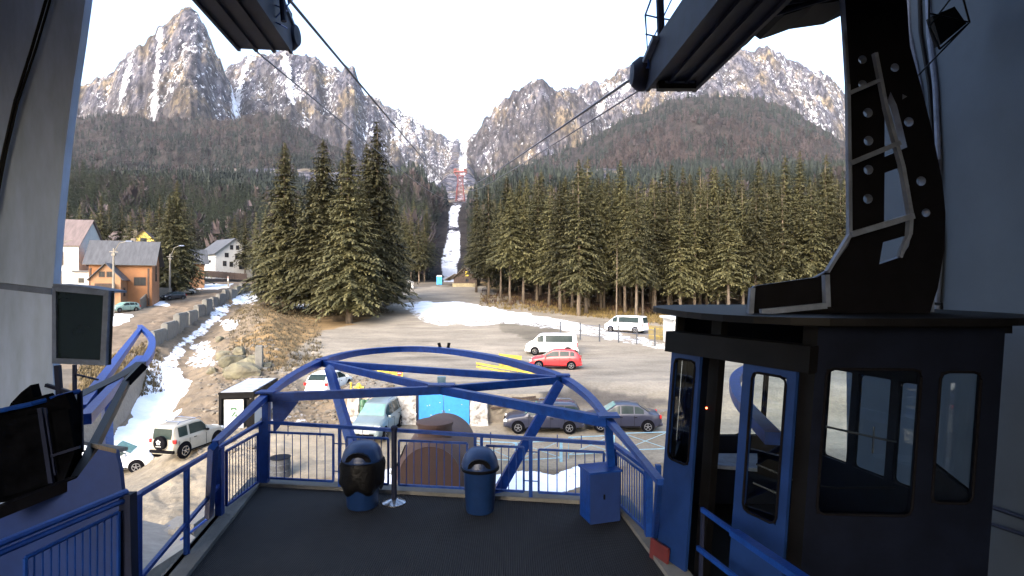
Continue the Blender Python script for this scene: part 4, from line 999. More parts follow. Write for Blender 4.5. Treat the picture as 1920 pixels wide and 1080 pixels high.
MB().box((x1 - .01, (yf + yb) / 2 + .012, zt / 2 - .01), (.022, yb - yf - .03, zt - .04)).build('side_panel', M['blue'], t, True)
MB().box((x0 + .22, yf - .015, zt * .52), (.02, .02, .07)).build('latch', M['black'], t, True)

# ------------------------------------------------------------------ cable saddles above, cages, cables
def saddle(label, p0, p1, wd, ht, nose, plate):
    t = thing('cable_saddle', label, 'saddle beam', p1, 0, 'cable saddle beams overhead')
    p0, p1 = Vector(p0), Vector(p1)
    MB().beam(p0, p1, wd, ht).build('box_beam', M['navy'], t)
    d = (p1 - p0).normalized(); sd = d.cross(Vector((0, 0, 1)))
    mb = MB()
    for s_ in (-.5, -.17, .17, .5): q = sd * (s_ * wd * .96) + Vector((0, 0, -ht / 2 - .02)); mb.beam(p0 + q, p1 + q, .05, .05)
    mb.build('bottom_ribs', M['navy'], t)
    nz = p1 + sd * nose + d * .12
    MB().lathe((nz.x, nz.y, nz.z), [(.001, -.16), (.16, -.15), (.24, -.05), (.24, .05), (.16, .15), (.001, .16)], 20, 'X').build('end_sheave', M['navy'], t)
    MB().beam(nz - d * .7 + Vector((0, 0, .22)), nz + Vector((0, 0, .05)), .10, .06).beam(nz - d * .9 + Vector((.1, 0, .30)), nz + Vector((.1, 0, .12)), .05, .05).build('guide_plate', M['greysteel'], t)
    if plate:
        c = D(1268, 162, p1.y - .25); MB().box((c.x, c.y, c.z), (.52, .12, .10)).build('bumper', M['black'], t)
        MB().box((c.x + .03, c.y - .065, c.z + .035), (.40, .02, .025)).build('tube_lamp', M['greysteel'], t)
    return t
saddle('dark steel cable saddle beam overhead at the upper left, with a rounded end sheave', (-3.22, 1.5, 15.05), (-4.08, 9.25, 15.05), .86, .62, .34, False)
saddle('large dark steel saddle beam overhead above the cabin track, lamp at its end', (2.52, 1.5, 13.90), (2.27, 8.0, 13.90), .70, .50, -.38, True)
t = thing('roof_gantry', 'dark corrugated roof edge and gantry between the saddle beam and the right wall', 'gantry', D(1500, 20, 6))
MB().prism([D(1425, 52, 6.2), D(1444, 38, 6.2), D(1436, 28, 6.2), D(1452, 17, 6.2), D(1470, 29, 6.2), D(1492, 22, 6.2), D(1530, 8, 6.2), D(1600, -2, 6.2), D(1720, -60, 6.2), D(1380, -80, 6.2), D(1380, 40, 6.2)], (0, .6, 0)).build('roof_edge', M['cabin_dark'], t)
MB().tube([D(1425, 35, 6.1), D(1530, 2, 6.1), D(1600, -14, 6.1)], .03, 6).tube([D(1400, 22, 6.1), D(1560, -12, 6.1)], .025, 6).build('gutter', M['navy'], t)
def cage(label, px0, px1, yb, d, mx, extra):
    t = thing('service_cage', label, 'ladder cage', D(px0, yb, d), 0, 'service cages at the cable saddles')
    MB().tube([D(mx, -40, d), D(mx + 6, yb + 4, d)], .055 if extra else .045, 8).build('mast', M['navy'], t)
    mb = MB()
    L = [D(px0 + (14 if extra else 0), -10, d), D(px0, 28, d), D(px0 + 6, yb, d)] if extra else [D(px0, -20, d), D(px0 - 4, yb, d)]
    mb.tube(L, .014, 5)
    for yy in ((28, 64, 100) if extra else (8, 40)): mb.tube([D(px0, yy, d), D(mx, yy + 6, d), D(px1, yy + 13, d + .3)], .012, 5)
    mb.tube([D(px1, -20, d + .3), D(px1 + 3, yb - 30, d + .3)], .014, 5)
    mb.tube([D(px0, yb - 25, d), D(px1 - 8, -30, d + .2)], .01, 5)
    mb.tube([D(px0 + 2, yb, d), D(px1 + 20, -10, d + .2)], .01, 5)
    mb.build('guard_bars', M['blue'], t)
cage('blue ladder cage rising from the right cable saddle', 1210, 1281, 128, 7.8, 1236, True)
cage('small blue ladder cage at the top of the left cable saddle', 512, 538, 36, 8.4, 526, False)
# ropes: from the saddles to the pylon in the gorge
TD = 572.0
tb = Vector(((863 - 960) / FP * TD, TD, float(mount_z(np.array([(863 - 960) / FP * TD]), np.array([TD]))[0][0])))
def rope(pts, r, label):
    mb = MB(); pts = smooth([Vector(p) for p in pts], 10); mb.tube(pts, [r * (1 + p.y / 60.) for p in pts], 6, False)
    o = mb.build('steel_rope', M['cable']); tag(o, label, 'cable', 'ropes running up to the pylon')
tl, tr_ = D(857, 322, TD), D(869, 322, TD)
def rope(a, b, sag, r, label, pre=None):
    mb = MB(); pts = [Vector(pre)] if pre else []
    for i in range(61):
        d = a.y * (b.y / a.y) ** (i / 60.); u = (d - a.y) / (b.y - a.y); p = a.lerp(b, u); p.z -= 4 * sag * u * (1 - u); pts.append(p)
    mb.tube(pts, [r * (1 + min(p.y, 250) / 70.) for p in pts], 6, False)
    o = mb.build('steel_rope', M['cable']); tag(o, label, 'cable', 'ropes running up to the pylon')
rope(D(365, 0, 8.2), tl, 12, .014, 'thin rope crossing the left peak and passing behind the big spruces', D(300, -60, 7.4))
rope(D(543, 0, 8.2), tl + Vector((2, 0, 0)), 8, .022, 'thick rope running down the middle from the left saddle across the white sky', (-3.2, 4, 15.3))
rope(D(1204, 134, 8.1), tr_, 6, .022, 'thick rope running down left from the rounded end of the right saddle')
rope(D(1226, 152, 8.0), tr_ - Vector((2, 0, 0)), 8, .012, 'thin rope below the thick one at the right saddle')
# pylon
t = thing('cable_pylon', 'red lattice cable pylon standing in the snowy gorge', 'pylon', tb)
Hh = zpy(322, TD) - tb.z; Wb, Wt = 4.6, 1.7
mb = MB(); lv = 7
def cor(k, sx, sy): f_ = k / lv; w_ = Wb + (Wt - Wb) * min(1, f_ * 1.15); return Vector((tb.x + sx * w_, tb.y + sy * w_, tb.z - 2 + (Hh + 2) * f_))
for sx, sy in ((-1, -1), (1, -1), (1, 1), (-1, 1)): mb.beam(cor(0, sx, sy), cor(lv, sx, sy), .5, .5)
for k in range(lv):
    for (a, b), (c, d) in (((-1, -1), (1, -1)), ((1, -1), (1, 1)), ((1, 1), (-1, 1)), ((-1, 1), (-1, -1))):
        mb.beam(cor(k, a, b), cor(k + 1, c, d), .2, .2); mb.beam(cor(k + 1, a, b), cor(k, c, d), .2, .2); mb.beam(cor(k + 1, a, b), cor(k + 1, c, d), .2, .2)
mb.build('lattice_mast', M['redsteel'], t)
tz = tb.z + Hh
MB().box((tb.x, tb.y, tz), (13, 4, 1.5)).box((tb.x, tb.y, tz - 4), (8, 4, .6)).beam((tb.x - 7, tb.y, tz), (tb.x - 2.5, tb.y, tz - 6), .8, .8).beam((tb.x + 7, tb.y, tz), (tb.x + 2.5, tb.y, tz - 6), .8, .8).build('cross_arm', M['redsteel'], t)
MB().box((tb.x - 5, tb.y, tz + 2), (3, 7, 1.2)).box((tb.x + 5, tb.y, tz + 2), (3, 7, 1.2)).build('saddles', M['redsteel'], t)
# ------------------------------------------------------------------ the cable car cabin
def SH(x, y, z): return Vector((x - 0.072 * (10.15 - z), y, z))
cA, cB, cC, cD_, cE, cF = (2.12, 7.3), (2.94, 5.4), (4.66, 5.3), (5.35, 7.2), (4.9, 9.2), (2.9, 9.2)
cabin = thing('cable_car_cabin', 'large dark blue cable car cabin with its sliding doors open, docked at the right', 'cable car', (3.6, 7.1, FZ))
def fpt(a, b, px):
    u = (px - 960) / FP; dx, dy = b[0] - a[0], b[1] - a[1]; k = (u * a[1] - a[0]) / (dx - u * dy); return (a[0] + dx * k, a[1] + dy * k)
def slab(mb, a, b, z0, z1, th, out=0.0):
    d = Vector((b[0] - a[0], b[1] - a[1], 0)).normalized(); n = Vector((d.y, -d.x, 0))
    if out: a = (a[0] + n.x * out, a[1] + n.y * out); b = (b[0] + n.x * out, b[1] + n.y * out)
    mb.prism([SH(a[0], a[1], z0), SH(b[0], b[1], z0), SH(b[0], b[1], z1), SH(a[0], a[1], z1)], -n * th)
BT, BB = 10.44, 7.25
def windowed(name, a, b, z0, z1, wins, m, parent, th=.05, out=0.0, gasket=True):
    """a wall of sheet from a to b (xy) with window openings given as (t0,t1,zlow,zhigh)"""
    mb = MB(); P = lambda t_: (a[0] + (b[0] - a[0]) * t_, a[1] + (b[1] - a[1]) * t_)
    cur = 0.0
    for t0, t1, za, zb in wins:
        slab(mb, P(cur), P(t0), z0, z1, th, out); slab(mb, P(t0), P(t1), z0, za, th, out); slab(mb, P(t0), P(t1), zb, z1, th, out); cur = t1
    slab(mb, P(cur), P(1.0), z0, z1, th, out)
    o = mb.build(name, M[m], parent)
    for t0, t1, za, zb in wins:
        a_, b_ = P(t0), P(t1); d = Vector((b_[0] - a_[0], b_[1] - a_[1], 0)).normalized(); n = Vector((d.y, -d.x, 0)) * (out + .004)
        g = MB(); c = [SH(a_[0], a_[1], za) + n, SH(b_[0], b_[1], za) + n, SH(b_[0], b_[1], zb) + n, SH(a_[0], a_[1], zb) + n]
        r = .07; u = [(c[(i + 1) % 4] - c[i]).normalized() for i in range(4)]; lp = []
        for i in range(4): lp += [c[i] - u[i - 1] * r, c[i] + (u[i] - u[i - 1]) * r * .29, c[i] + u[i] * r]
        g.tube(lp + [lp[0]], .014, 6, False)
        for i in range(4): g.prism([c[i] - n * .4, c[i] + u[i] * r - n * .4, c[i] + (u[i] - u[i - 1]) * r * .3 - n * .4, c[i] - u[i - 1] * r - n * .4], -n.normalized() * .01)
        go = g.build('gasket', M['rubber'], o)
        MB().quad(*[p - n.normalized() * (th * .5) for p in c]).build('window_pane', M['glass'], o)
    return o
def tt(a, b, px):
    p = fpt(a, b, px); return math.hypot(p[0] - a[0], p[1] - a[1]) / math.hypot(b[0] - a[0], b[1] - a[1])
# platform side: far post, door leaf, opening, door leaf, near post
mb = MB(); slab(mb, cA, fpt(cA, cB, 1268), BB, BT, .12); slab(mb, fpt(cA, cB, 1503), cB, BB, BT, .14); slab(mb, fpt(cA, cB, 1318), fpt(cA, cB, 1336), BB, BT, .10, -.12)
mb.build('door_post', M['cabin_dark'], cabin)
l0, l1 = fpt(cA, cB, 1267), fpt(cA, cB, 1321)
windowed('sliding_door', l0, l1, BB + .05, 10.02, [(.14, .86, 8.62, 9.90)], 'cabin_blue', cabin, .04, .05)
l0, l1 = fpt(cA, cB, 1405), fpt(cA, cB, 1505)
windowed('sliding_door', l0, l1, BB + .05, 10.02, [(.20, .84, 8.42, 9.90)], 'cabin_blue', cabin, .04, .07)
mb = MB(); slab(mb, (cA[0] - .02, cA[1]), (cB[0] + .02, cB[1]), 9.98, 10.24, .2, .12); mb.build('door_header', M['cabin_dark'], cabin)
mb = MB(); slab(mb, fpt(cA, cB, 1262), fpt(cA, cB, 1296), BB + .0, BB + .30, .03, .13); mb.build('bumper_panel', M['dull_red'], cabin)
# near side
w1 = (tt(cB, cC, 1552), tt(cB, cC, 1730)); w2 = (tt(cB, cC, 1766), tt(cB, cC, 1842))
windowed('body_side', cB, cC, BB - .6, BT, [(w1[0], w1[1], 8.62, 10.02), (w2[0], w2[1], 8.75, 10.0)], 'cabin_navy', cabin)
windowed('body_side', cC, cD_, BB - .6, BT, [(.16, .84, 8.7, 9.95)], 'cabin_navy', cabin)
W = [(tt(cE, cD_, a), tt(cE, cD_, b)) for a, b in ((1562, 1609), (1621, 1682), (1697, 1738))]
W = sorted([(1 - b, 1 - a) for a, b in W])
windowed('body_side', cD_, cE, BB - .6, BT, [(a, b, 8.2, 9.55) for a, b in W], 'cabin_navy', cabin)
W = [(1 - tt(cF, cE, b), 1 - tt(cF, cE, a)) for a, b in ((1341, 1402), (1409, 1440), (1446, 1505))]; W.sort()
windowed('body_side', cE, cF, BB - .6, BT, [(a, b, 8.38, 9.70) for a, b in W], 'cabin_navy', cabin)
windowed('body_side', cF, cA, BB - .6, BT, [(.2, .8, 8.4, 9.75)], 'cabin_navy', cabin)
MB().prism([SH(*p, BB + .02) for p in (cA, cB, cC, cD_, cE, cF)], (0, 0, -.5)).build('cabin_floor', M['cabin_dark'], cabin)
MB().prism([SH(*p, BT - .02) for p in (cA, cB, cC, cD_, cE, cF)], (0, 0, .06)).build('cabin_ceiling', M['cabin_dark'], cabin)
ctr = Vector((3.70, 7.05, 0)); rf = []
for i in range(40):
    a = 2 * pi * i / 40; ex = 1.72; ey = 2.1; p_ = 3.2
    c_, s_ = cos(a), sin(a); rr = (abs(c_) ** p_ + abs(s_) ** p_) ** (-1 / p_)
    rf.append(Vector((ctr.x + c_ * rr * ex, ctr.y + s_ * rr * ey, 10.46)))
MB().prism(rf, (0, 0, .07)).build('roof', M['cabin_dark'], cabin)
mb = MB()
mb.tube([rf[i] + Vector((0, 0, .14)) for i in range(0, 9)], .02, 5)
for i in (0, 4, 8): mb.tube([rf[i], rf[i] + Vector((0, 0, .15))], .014, 5)
mb.build('roof_rail', M['black'], cabin)
e = D(1874, 620, 5.6); MB().tube([e, D(1876, 615, 5.6), D(1868, 655, 5.5)], .016, 6).box((e.x - .02, e.y, e.z + .04), (.12, .2, .12)).build('roof_bracket', M['black'], cabin)
# interior: rails, bench, red lamp
MB().tube([D(1549, 800, 6.6), D(1680, 829, 6.6)], .014, 6).tube([D(1639, 800, 6.7), D(1636, 850, 6.7)], .01, 5).build('hand_rail', M['chrome'], cabin)
MB().tube([D(1418, 870, 6.6), D(1494, 903, 6.3)], .013, 6).tube([D(1412, 905, 6.5), D(1464, 928, 6.3)], .013, 6).build('hand_rail', M['chrome'], cabin)
MB().tube([D(1537, 912, 6.3), D(1570, 915, 6.3), D(1680, 914, 6.3)], .01, 6).build('hand_rail', M['cabin_dark'], cabin)
MB().prism([D(1324, 850, 8.6), D(1420, 850, 8.6), D(1420, 878, 7.9), D(1318, 870, 7.9)], (0, 0, -.05)).build('bench', M['greysteel'], cabin)
p = D(1325, 765, 6.85); MB().lathe((p.x, p.y, p.z), [(.001, -.012), (.011, -.008), (.014, 0), (.011, .008), (.001, .012)], 10).build('indicator_lamp', emis('red lamp', (1.0, .08, .02), 4.0), cabin)
# hanger arm: one plate with lightening holes, flanges in grey
def plate(name, outer, holes, d, th, parent):
    cu = bpy.data.curves.new(name, 'CURVE'); cu.dimensions = '2D'; cu.fill_mode = 'BOTH'; cu.extrude = th / 2; cu.bevel_depth = 0
    for loop in [outer] + holes:
        s_ = cu.splines.new('POLY'); s_.points.add(len(loop) - 1); s_.use_cyclic_u = True
        for i, (x, y) in enumerate(loop): s_.points[i].co = ((x - 960) / FP * d, -(y - 540) / FP * d, 0, 1)
    ob = bpy.data.objects.new('tmp', cu); COL.objects.link(ob)
    dg = bpy.context.evaluated_depsgraph_get(); me = bpy.data.meshes.new_from_object(ob.evaluated_get(dg)); bpy.data.objects.remove(ob)
    o0 = org(parent)
    me.transform(Matrix.Translation(Vector((0, d, CZ)) - o0) @ Matrix.Rotation(radians(90), 4, 'X'))
    me.materials.clear(); me.materials.append(M['black']); me.materials.append(M['greysteel'])
    for p in me.polygons: p.material_index = 0 if abs(p.normal.y) > .5 else 1
    return link(name, me, parent)
def circ(x, y, r, n=14, sx=1.0): return [(x + r * sx * cos(2 * pi * i / n), y + r * sin(2 * pi * i / n)) for i in range(n)]
hang = thing('cabin_hanger', 'tall dark steel hanger arm with round holes rising from the cabin roof', 'hanger arm', D(1640, 590, 6.6))
outer = [(1575, -60), (1583, 60), (1590, 180), (1593, 330), (1593, 440), (1585, 462), (1550, 508), (1528, 520), (1415, 536), (1407, 545), (1403, 588), (1480, 592), (1736, 590), (1752, 540), (1764, 470), (1766, 400), (1760, 340), (1742, 250), (1722, 170), (1700, 90), (1690, -60)]
holes = [circ(1612, 115, 8), circ(1612, 161, 8), circ(1622, 214, 9), circ(1623, 266, 9), circ(1623, 320, 9), circ(1622, 374, 9),
         circ(1672, 130, 8), circ(1689, 184, 6, 3), circ(1698, 231, 9), circ(1721, 341, 9), circ(1730, 400, 8),
         [(1653, 198), (1658, 192), (1664, 175), (1676, 200), (1686, 240), (1695, 278), (1653, 296)], [(1653, 326), (1688, 313), (1699, 350), (1701, 402), (1652, 418)], [(1650, 455), (1702, 440), (1698, 462), (1684, 482), (1643, 496)]]
plate('arm_plate', outer, holes, 6.1, .10, hang)
MB().band([D(x, y, 6.28) for x, y in [(1583, 60), (1590, 180), (1593, 330), (1593, 440), (1585, 462), (1550, 508), (1528, 520), (1415, 536), (1407, 545), (1403, 588)]], .05, .40).build('edge_flange', M['greysteel'], hang) if False else MB().add([D(x, y, dd) for x, y in [(1583, 60), (1590, 180), (1593, 330), (1593, 440), (1585, 462), (1550, 508), (1528, 520), (1415, 536), (1407, 545), (1403, 588)] for dd in (6.0, 6.45)], [(2 * i, 2 * i + 1, 2 * i + 3, 2 * i + 2) for i in range(9)]).build('edge_flange', M['greysteel'], hang)
MB().beam(D(1593, 307, 5.95), D(1686, 268, 5.95), .055, .05).build('rung', M['greysteel'], hang)
MB().beam(D(1595, 440, 5.95), D(1712, 405, 5.95), .055, .06).build('rung', M['greysteel'], hang)
MB().beam(D(1592, 175, 5.95), D(1650, 150, 5.95), .05, .04).build('rung', M['greysteel'], hang)
mb = MB().beam(D(1640, 100, 5.97), D(1660, 200, 5.97), .05, .04).beam(D(1660, 200, 5.97), D(1690, 310, 5.97), .06, .04).beam(D(1690, 310, 5.97), D(1706, 400, 5.97), .065, .04).beam(D(1706, 400, 5.97), D(1704, 440, 5.97), .065, .04).beam(D(1704, 440, 5.97), D(1686, 482, 5.97), .05, .04)
mb.beam(D(1589, 160, 5.97), D(1593, 440, 5.97), .05, .035).beam(D(1593, 440, 5.97), D(1550, 510, 5.97), .06, .035).beam(D(1426, 585, 5.9), D(1548, 573, 5.9), .06, .06).beam(D(1548, 515, 5.9), D(1550, 575, 5.9), .05, .07, (0, 1, 0)).beam(D(1410, 540, 5.9), D(1407, 590, 5.9), .05, .05, (0, 1, 0))
mb.build('flange', M['greysteel'], hang)
MB().beam(D(1738, 540, 6.3), D(1745, 600, 6.3), .02, .03, (0, 1, 0)).beam(D(1752, 520, 6.3), D(1747, 600, 6.3), .02, .03, (0, 1, 0)).build('stay', M['greysteel'], hang)

# ------------------------------------------------------------------ cars
def lin(pts, x):
    if x <= pts[0][0]: return pts[0][1]
    for (a, b), (c, d) in zip(pts[:-1], pts[1:]):
        if x <= c: t_ = (x - a) / (c - a); return b + (d - b) * t_
    return pts[-1][1]
def softlin(pts, x, k=.07): return sum(lin(pts, x + k * o) * w_ for o, w_ in ((-1, .2), (-.5, .2), (0, .2), (.5, .2), (1, .2)))
PAINT = {}
def paint(c):
    if c not in PAINT:
        m = mat('car paint', c, 0.28, var=0.05, scale=2.5, spec=.6); PAINT[c] = m
    return PAINT[c]
SPEC = {
 'sedan': dict(L=4.25, W=1.74, T=[(-2.13,.62),(-2.10,.92),(-1.95,1.00),(-1.55,1.04),(-.85,1.47),(-.2,1.53),(.35,1.50),(1.15,.98),(1.9,.86),(2.08,.74),(2.13,.45)], B=[(-2.13,.60),(-2.05,.95),(-1.5,.98),(.9,.93),(2.0,.74),(2.13,.44)], wx=(-1.33,1.29), r=.31, side=[(-1.12,-.62),(-.56,.12),(.19,.92)], ws=(.42,1.10), rw=(-1.48,-.93)),
 'wagon': dict(L=4.45, W=1.74, T=[(-2.23,.55),(-2.2,1.0),(-2.05,1.30),(-1.85,1.58),(-.6,1.63),(.25,1.58),(1.05,1.02),(1.95,.88),(2.18,.72),(2.23,.45)], B=[(-2.23,.55),(-2.15,.95),(.9,.95),(2.05,.76),(2.23,.44)], wx=(-1.45,1.40), r=.31, side=[(-1.95,-1.22),(-1.15,-.42),(-.36,.30),(.36,.84)], ws=(.33,1.0), rw=None, rack=1),
 'hatch': dict(L=4.05, W=1.72, T=[(-2.02,.55),(-1.98,.98),(-1.72,1.32),(-1.40,1.46),(-.5,1.52),(.2,1.48),(1.0,1.0),(1.75,.86),(1.97,.72),(2.02,.42)], B=[(-2.02,.52),(-1.9,.98),(-1.0,1.0),(.85,.92),(1.85,.74),(2.02,.42)], wx=(-1.25,1.26), r=.31, side=[(-1.50,-1.15),(-1.08,-.36),(-.30,.80)], ws=(.28,.95), rw=(-1.9,-1.5)),
 'suv': dict(L=3.45, W=1.60, T=[(-1.72,.55),(-1.70,1.0),(-1.64,1.55),(-1.55,1.66),(-.4,1.70),(.12,1.66),(.55,1.12),(1.45,1.02),(1.68,.90),(1.72,.50)], B=[(-1.72,.55),(-1.66,1.02),(.6,1.02),(1.5,.95),(1.72,.5)], wx=(-1.12,1.12), r=.36, side=[(-1.42,-.88),(-.76,.34)], ws=(.18,.52), rw=None, rack=1),
 'van': dict(L=4.95, W=1.92, T=[(-2.47,.6),(-2.44,1.3),(-2.38,1.86),(-2.2,1.95),(-.5,1.99),(.90,1.96),(1.22,1.84),(1.85,1.24),(2.28,1.03),(2.43,.80),(2.47,.45)], B=[(-2.47,.6),(-2.42,1.1),(1.4,1.12),(2.25,.92),(2.47,.44)], wx=(-1.55,1.55), r=.34, side=[(-1.98,.55),(.72,1.35)], ws=(1.18,1.78), rw=None),
 'mpv': dict(L=4.35, W=1.78, T=[(-2.17,.6),(-2.15,1.2),(-2.08,1.66),(-1.9,1.78),(-.4,1.82),(.4,1.76),(1.25,1.18),(1.95,1.0),(2.13,.82),(2.17,.45)], B=[(-2.17,.6),(-2.1,1.08),(1.1,1.06),(2.0,.88),(2.17,.44)], wx=(-1.32,1.38), r=.32, side=[(-1.9,-1.2),(-1.1,-.15),(-.05,.95)], ws=(.5,1.18), rw=None, rack=1),
}
def make_car(name, label, cat, base, heading, kind, colr, group=None, wheels='lo', frost=None, pitch=0.0, roofm=None):
    S_ = SPEC[kind]; L, Wd, T, B = S_['L'], S_['W'], S_['T'], S_['B']; r = S_['r']
    t = thing(name, label, cat, base, heading, group)
    if pitch: t.rotation_euler = (0, -pitch, heading)
    body_m = paint(colr); H = max(p[1] for p in T)
    def half(x):
        e = abs(x) / (L / 2); return Wd / 2 * (1 - .16 * max(0, e - .72) / .28 * max(0, e - .72) / .28 - .03 * e)
    def sec(x):
        w_ = half(x); zb = softlin(B, x, .05); tz = max(zb + .012, softlin(T, x)); g = min(1, max(0, (tz - zb) / .5)); yt = w_ * .95 * (1 - g) + w_ * (.80 if kind in ('van', 'suv') else .72) * g
        lo = .20 + .10 * max(0, abs(x) / (L / 2) - .8) / .2
        te = max(zb + .006, tz - .05)
        return [(w_ * .82, lo), (w_ * .97, lo + .10), (w_ * 1.0, zb * .62), (w_ * .985, zb - .05), (w_ * .955, zb), (yt, te), (yt * .82, tz - .012), (0, tz)]
    xs = [-L / 2 + L * i / 56 for i in range(57)]; vs = []; n = 15
    for x in xs:
        s_ = sec(x); vs += [(x, -y, z) for y, z in s_] + [(x, y, z) for y, z in reversed(s_[:-1])]
    fs = []
    for i in range(len(xs) - 1):
        for j in range(n - 1): a = i * n + j; fs.append((a, a + 1, a + n + 1, a + n))
        fs.append((i * n + n - 1, i * n, (i + 1) * n, (i + 1) * n + n - 1))
    fs += [tuple(range(n)), tuple((len(xs) - 1) * n + j for j in range(n - 1, -1, -1))]
    body = MB().add(vs, fs, True).build('body', body_m, t, True)
    gl = M['carglass']
    # side windows
    for sgn in (-1, 1):
        for a, b in S_['side']:
            mb = MB(); k = 8; v = []
            for i in range(k + 1):
                x = a + (b - a) * i / k; s_ = sec(x); (y0, z0), (y1, z1) = s_[4], s_[5]
                for f_ in (.10, .88):
                    v.append((x, sgn * (y0 + (y1 - y0) * f_ + .012), z0 + (z1 - z0) * f_ + .004))
            mb.add(v, [(2 * i, 2 * i + 1, 2 * i + 3, 2 * i + 2) for i in range(k)]); mb.build('side_window', gl, t, True)
    def wind(a, b, name, m, q=.84):
        v = []; k = 8
        for i in range(k + 1):
            x = a + (b - a) * i / k; s_ = sec(x); yt, te = s_[5]; tz = s_[7][1]; dd = Vector((-(softlin(T, x + .05) - softlin(T, x - .05)), 0, .1)).normalized() * .014
            for f_ in (-1, -.5, 0, .5, 1): v.append((x + dd.x, yt * q * f_, tz - .012 * abs(f_) + dd.z))
        MB().add(v, [(i * 5 + j, i * 5 + j + 1, (i + 1) * 5 + j + 1, (i + 1) * 5 + j) for i in range(k) for j in range(4)], True).build(name, m, t, True)
    wind(*S_['ws'], 'windscreen', M['frostglass'] if frost else gl, .93)
    if S_['rw']: wind(*S_['rw'], 'rear_window', gl, .88)
    else:
        zt = H - .18; zb = lin(B, -L / 2 + .05) + .12; v = []
        for z in (zb, (zb + zt) / 2, zt):
            # find the x of the tailgate at that height
            xx = -L / 2
            while softlin(T, xx) < z + .03 and xx < 0: xx += .01
            yy = half(xx) * (.80 if z == zt else .86) * .9
            v += [(xx - .03, -yy, z), (xx - .03, yy, z)]
        MB().add(v, [(0, 1, 3, 2), (2, 3, 5, 4)]).build('rear_window', gl, t, True)
    # arches, wheels
    for wx in S_['wx']:
        for sgn in (-1, 1):
            y = sgn * half(wx)
            MB().lathe((wx, y - sgn * .03, r + .03), [(r * 1.2, -.035), (r * 1.2, .035)], 24, 'Y').build('wheel_arch', M['rubber'], t, True)
            wh = MB().lathe((wx, y - sgn * .07, r), [(r * .66, -.10), (r * .95, -.105), (r, -.07), (r, .07), (r * .95, .115), (r * .66, .11)], 24, 'Y').build('wheel', M['rubber'], t, True)
            mb = MB().lathe((wx, y + sgn * .035, r), [(r * .66, -.01), (r * .66, .012), (r * .58, .014), (r * .56, -.02)] if sgn > 0 else [(r * .56, .02), (r * .58, -.014), (r * .66, -.012), (r * .66, .01)], 20, 'Y')
            mb.lathe((wx, y + sgn * .03, r), [(.001, .01 * sgn), (r * .15, .012 * sgn), (r * .17, -.02 * sgn)], 12, 'Y')
            for q in range(5):
                a = 2 * pi * q / 5 + .3; mb.beam((wx + cos(a) * r * .1, y + sgn * .035, r + sin(a) * r * .1), (wx + cos(a) * r * .6, y + sgn * .03, r + sin(a) * r * .6), .03, r * .20, (0, 1, 0))
            mb.build('rim', M['chrome'] if wheels == 'al' else mat_rim, wh, True)
    # lamps, grille, plates, mirrors, trims
    fx = L / 2; zf = lin(B, fx - .25)
    for sgn in (-1, 1):
        y = sgn * Wd * .36; MB().box((fx - .14, y, zf - .10), (.20, .30, .15), -sgn * .30).build('headlight', M['lens_white'], t, True, bevel=.03)
        zr = .92 if kind in ('van', 'mpv', 'suv') else .85
        MB().box((-L / 2 + .075, sgn * Wd * .42, zr), (.10, .14 if kind in ('van', 'mpv') else .2, .42 if kind in ('van', 'mpv') else .2)).build('tail_light', M['lens_red'], t, True, bevel=.02)
        x0 = S_['side'][-1][1] - .05; MB().box((x0, sgn * (half(x0) + .08), lin(B, x0) + .07), (.11, .18, .12)).build('mirror', body_m if kind != 'suv' else M['rubber'], t, True, bevel=.03)
    MB().box((fx - .05, 0, zf - .13), (.10, Wd * .40, .10)).box((fx - .03, 0, .40), (.09, Wd * .56, .14)).build('grille', M['rubber'], t, True)
    MB().box((fx + .012, 0, .52), (.02, .52, .11)).build('number_plate', M['plate'], t, True)
    MB().box((-L / 2 - .012, .0, .62 if kind != 'sedan' else .78), (.02, .52, .11)).build('number_plate', M['plate'], t, True)
    MB().box((-L / 2 + .02, 0, .42), (.14, Wd * .86, .16)).build('rear_bumper', body_m if kind not in ('suv', 'mpv') else M['rubber'], t, True, bevel=.03)
    for sgn in (-1, 1):
        for x in sorted(set([a for a, b in S_['side']] + [S_['side'][-1][1]]))[0 if kind in ('suv', 'van') else 1:]:
            w_ = half(x); MB().box((x - .03, sgn * (w_ + .001), .62), (.012, .012, .62 if kind != 'van' else .8)).build('door_seam', M['rubber'], t, True)
        MB().box((0, sgn * (half(0) + .006), .30), (L * .42, .02, .06)).build('door_trim', M['rubber'], t, True)
        for x in [b - .16 for a, b in S_['side'][1 if kind in ('sedan', 'hatch', 'suv') else 0:]]:
            MB().box((x - .62 if x - .62 > -1.5 else x, sgn * (half(x) * .985 + .012), lin(B, x) - .13), (.16, .03, .03)).build('door_handle', M['rubber'], t, True)
    if S_.get('rack'):
        mb = MB()
        for sgn in (-1, 1):
            y = sgn * Wd * .33; mb.tube([(-L * .38, y, H - .02), (-L * .34, y, H + .05), (.1, y, H + .06), (.22, y, H - .02)], .02, 5)
        if kind == 'suv':
            for x in (-1.1, -.15): mb.beam((x, -Wd * .36, H + .07), (x, Wd * .36, H + .07), .04, .04)
        mb.build('roof_rack', M['greysteel'], t, True)
    return t
mat_rim = mat('steel rim', (0.20, 0.20, 0.21), 0.5, 0.3, var=.1)
def head(p, q): a = G(*p); b = G(*q); return math.atan2(b.y - a.y, b.x - a.x)
CG = 'cars parked around the station'
def car_px(px, py, hd, kind, colr, label, cat='car', name='parked_car', **k): return make_car(name, label, cat, G(px, py), hd, kind, colr, k.pop('group', CG), **k)
t = car_px(354, 846, radians(78), 'suv', (.32, .30, .255), 'beige two-door off-roader with a spare wheel on its tailgate, by the snow', 'off-road car', frost=True, wheels='al')
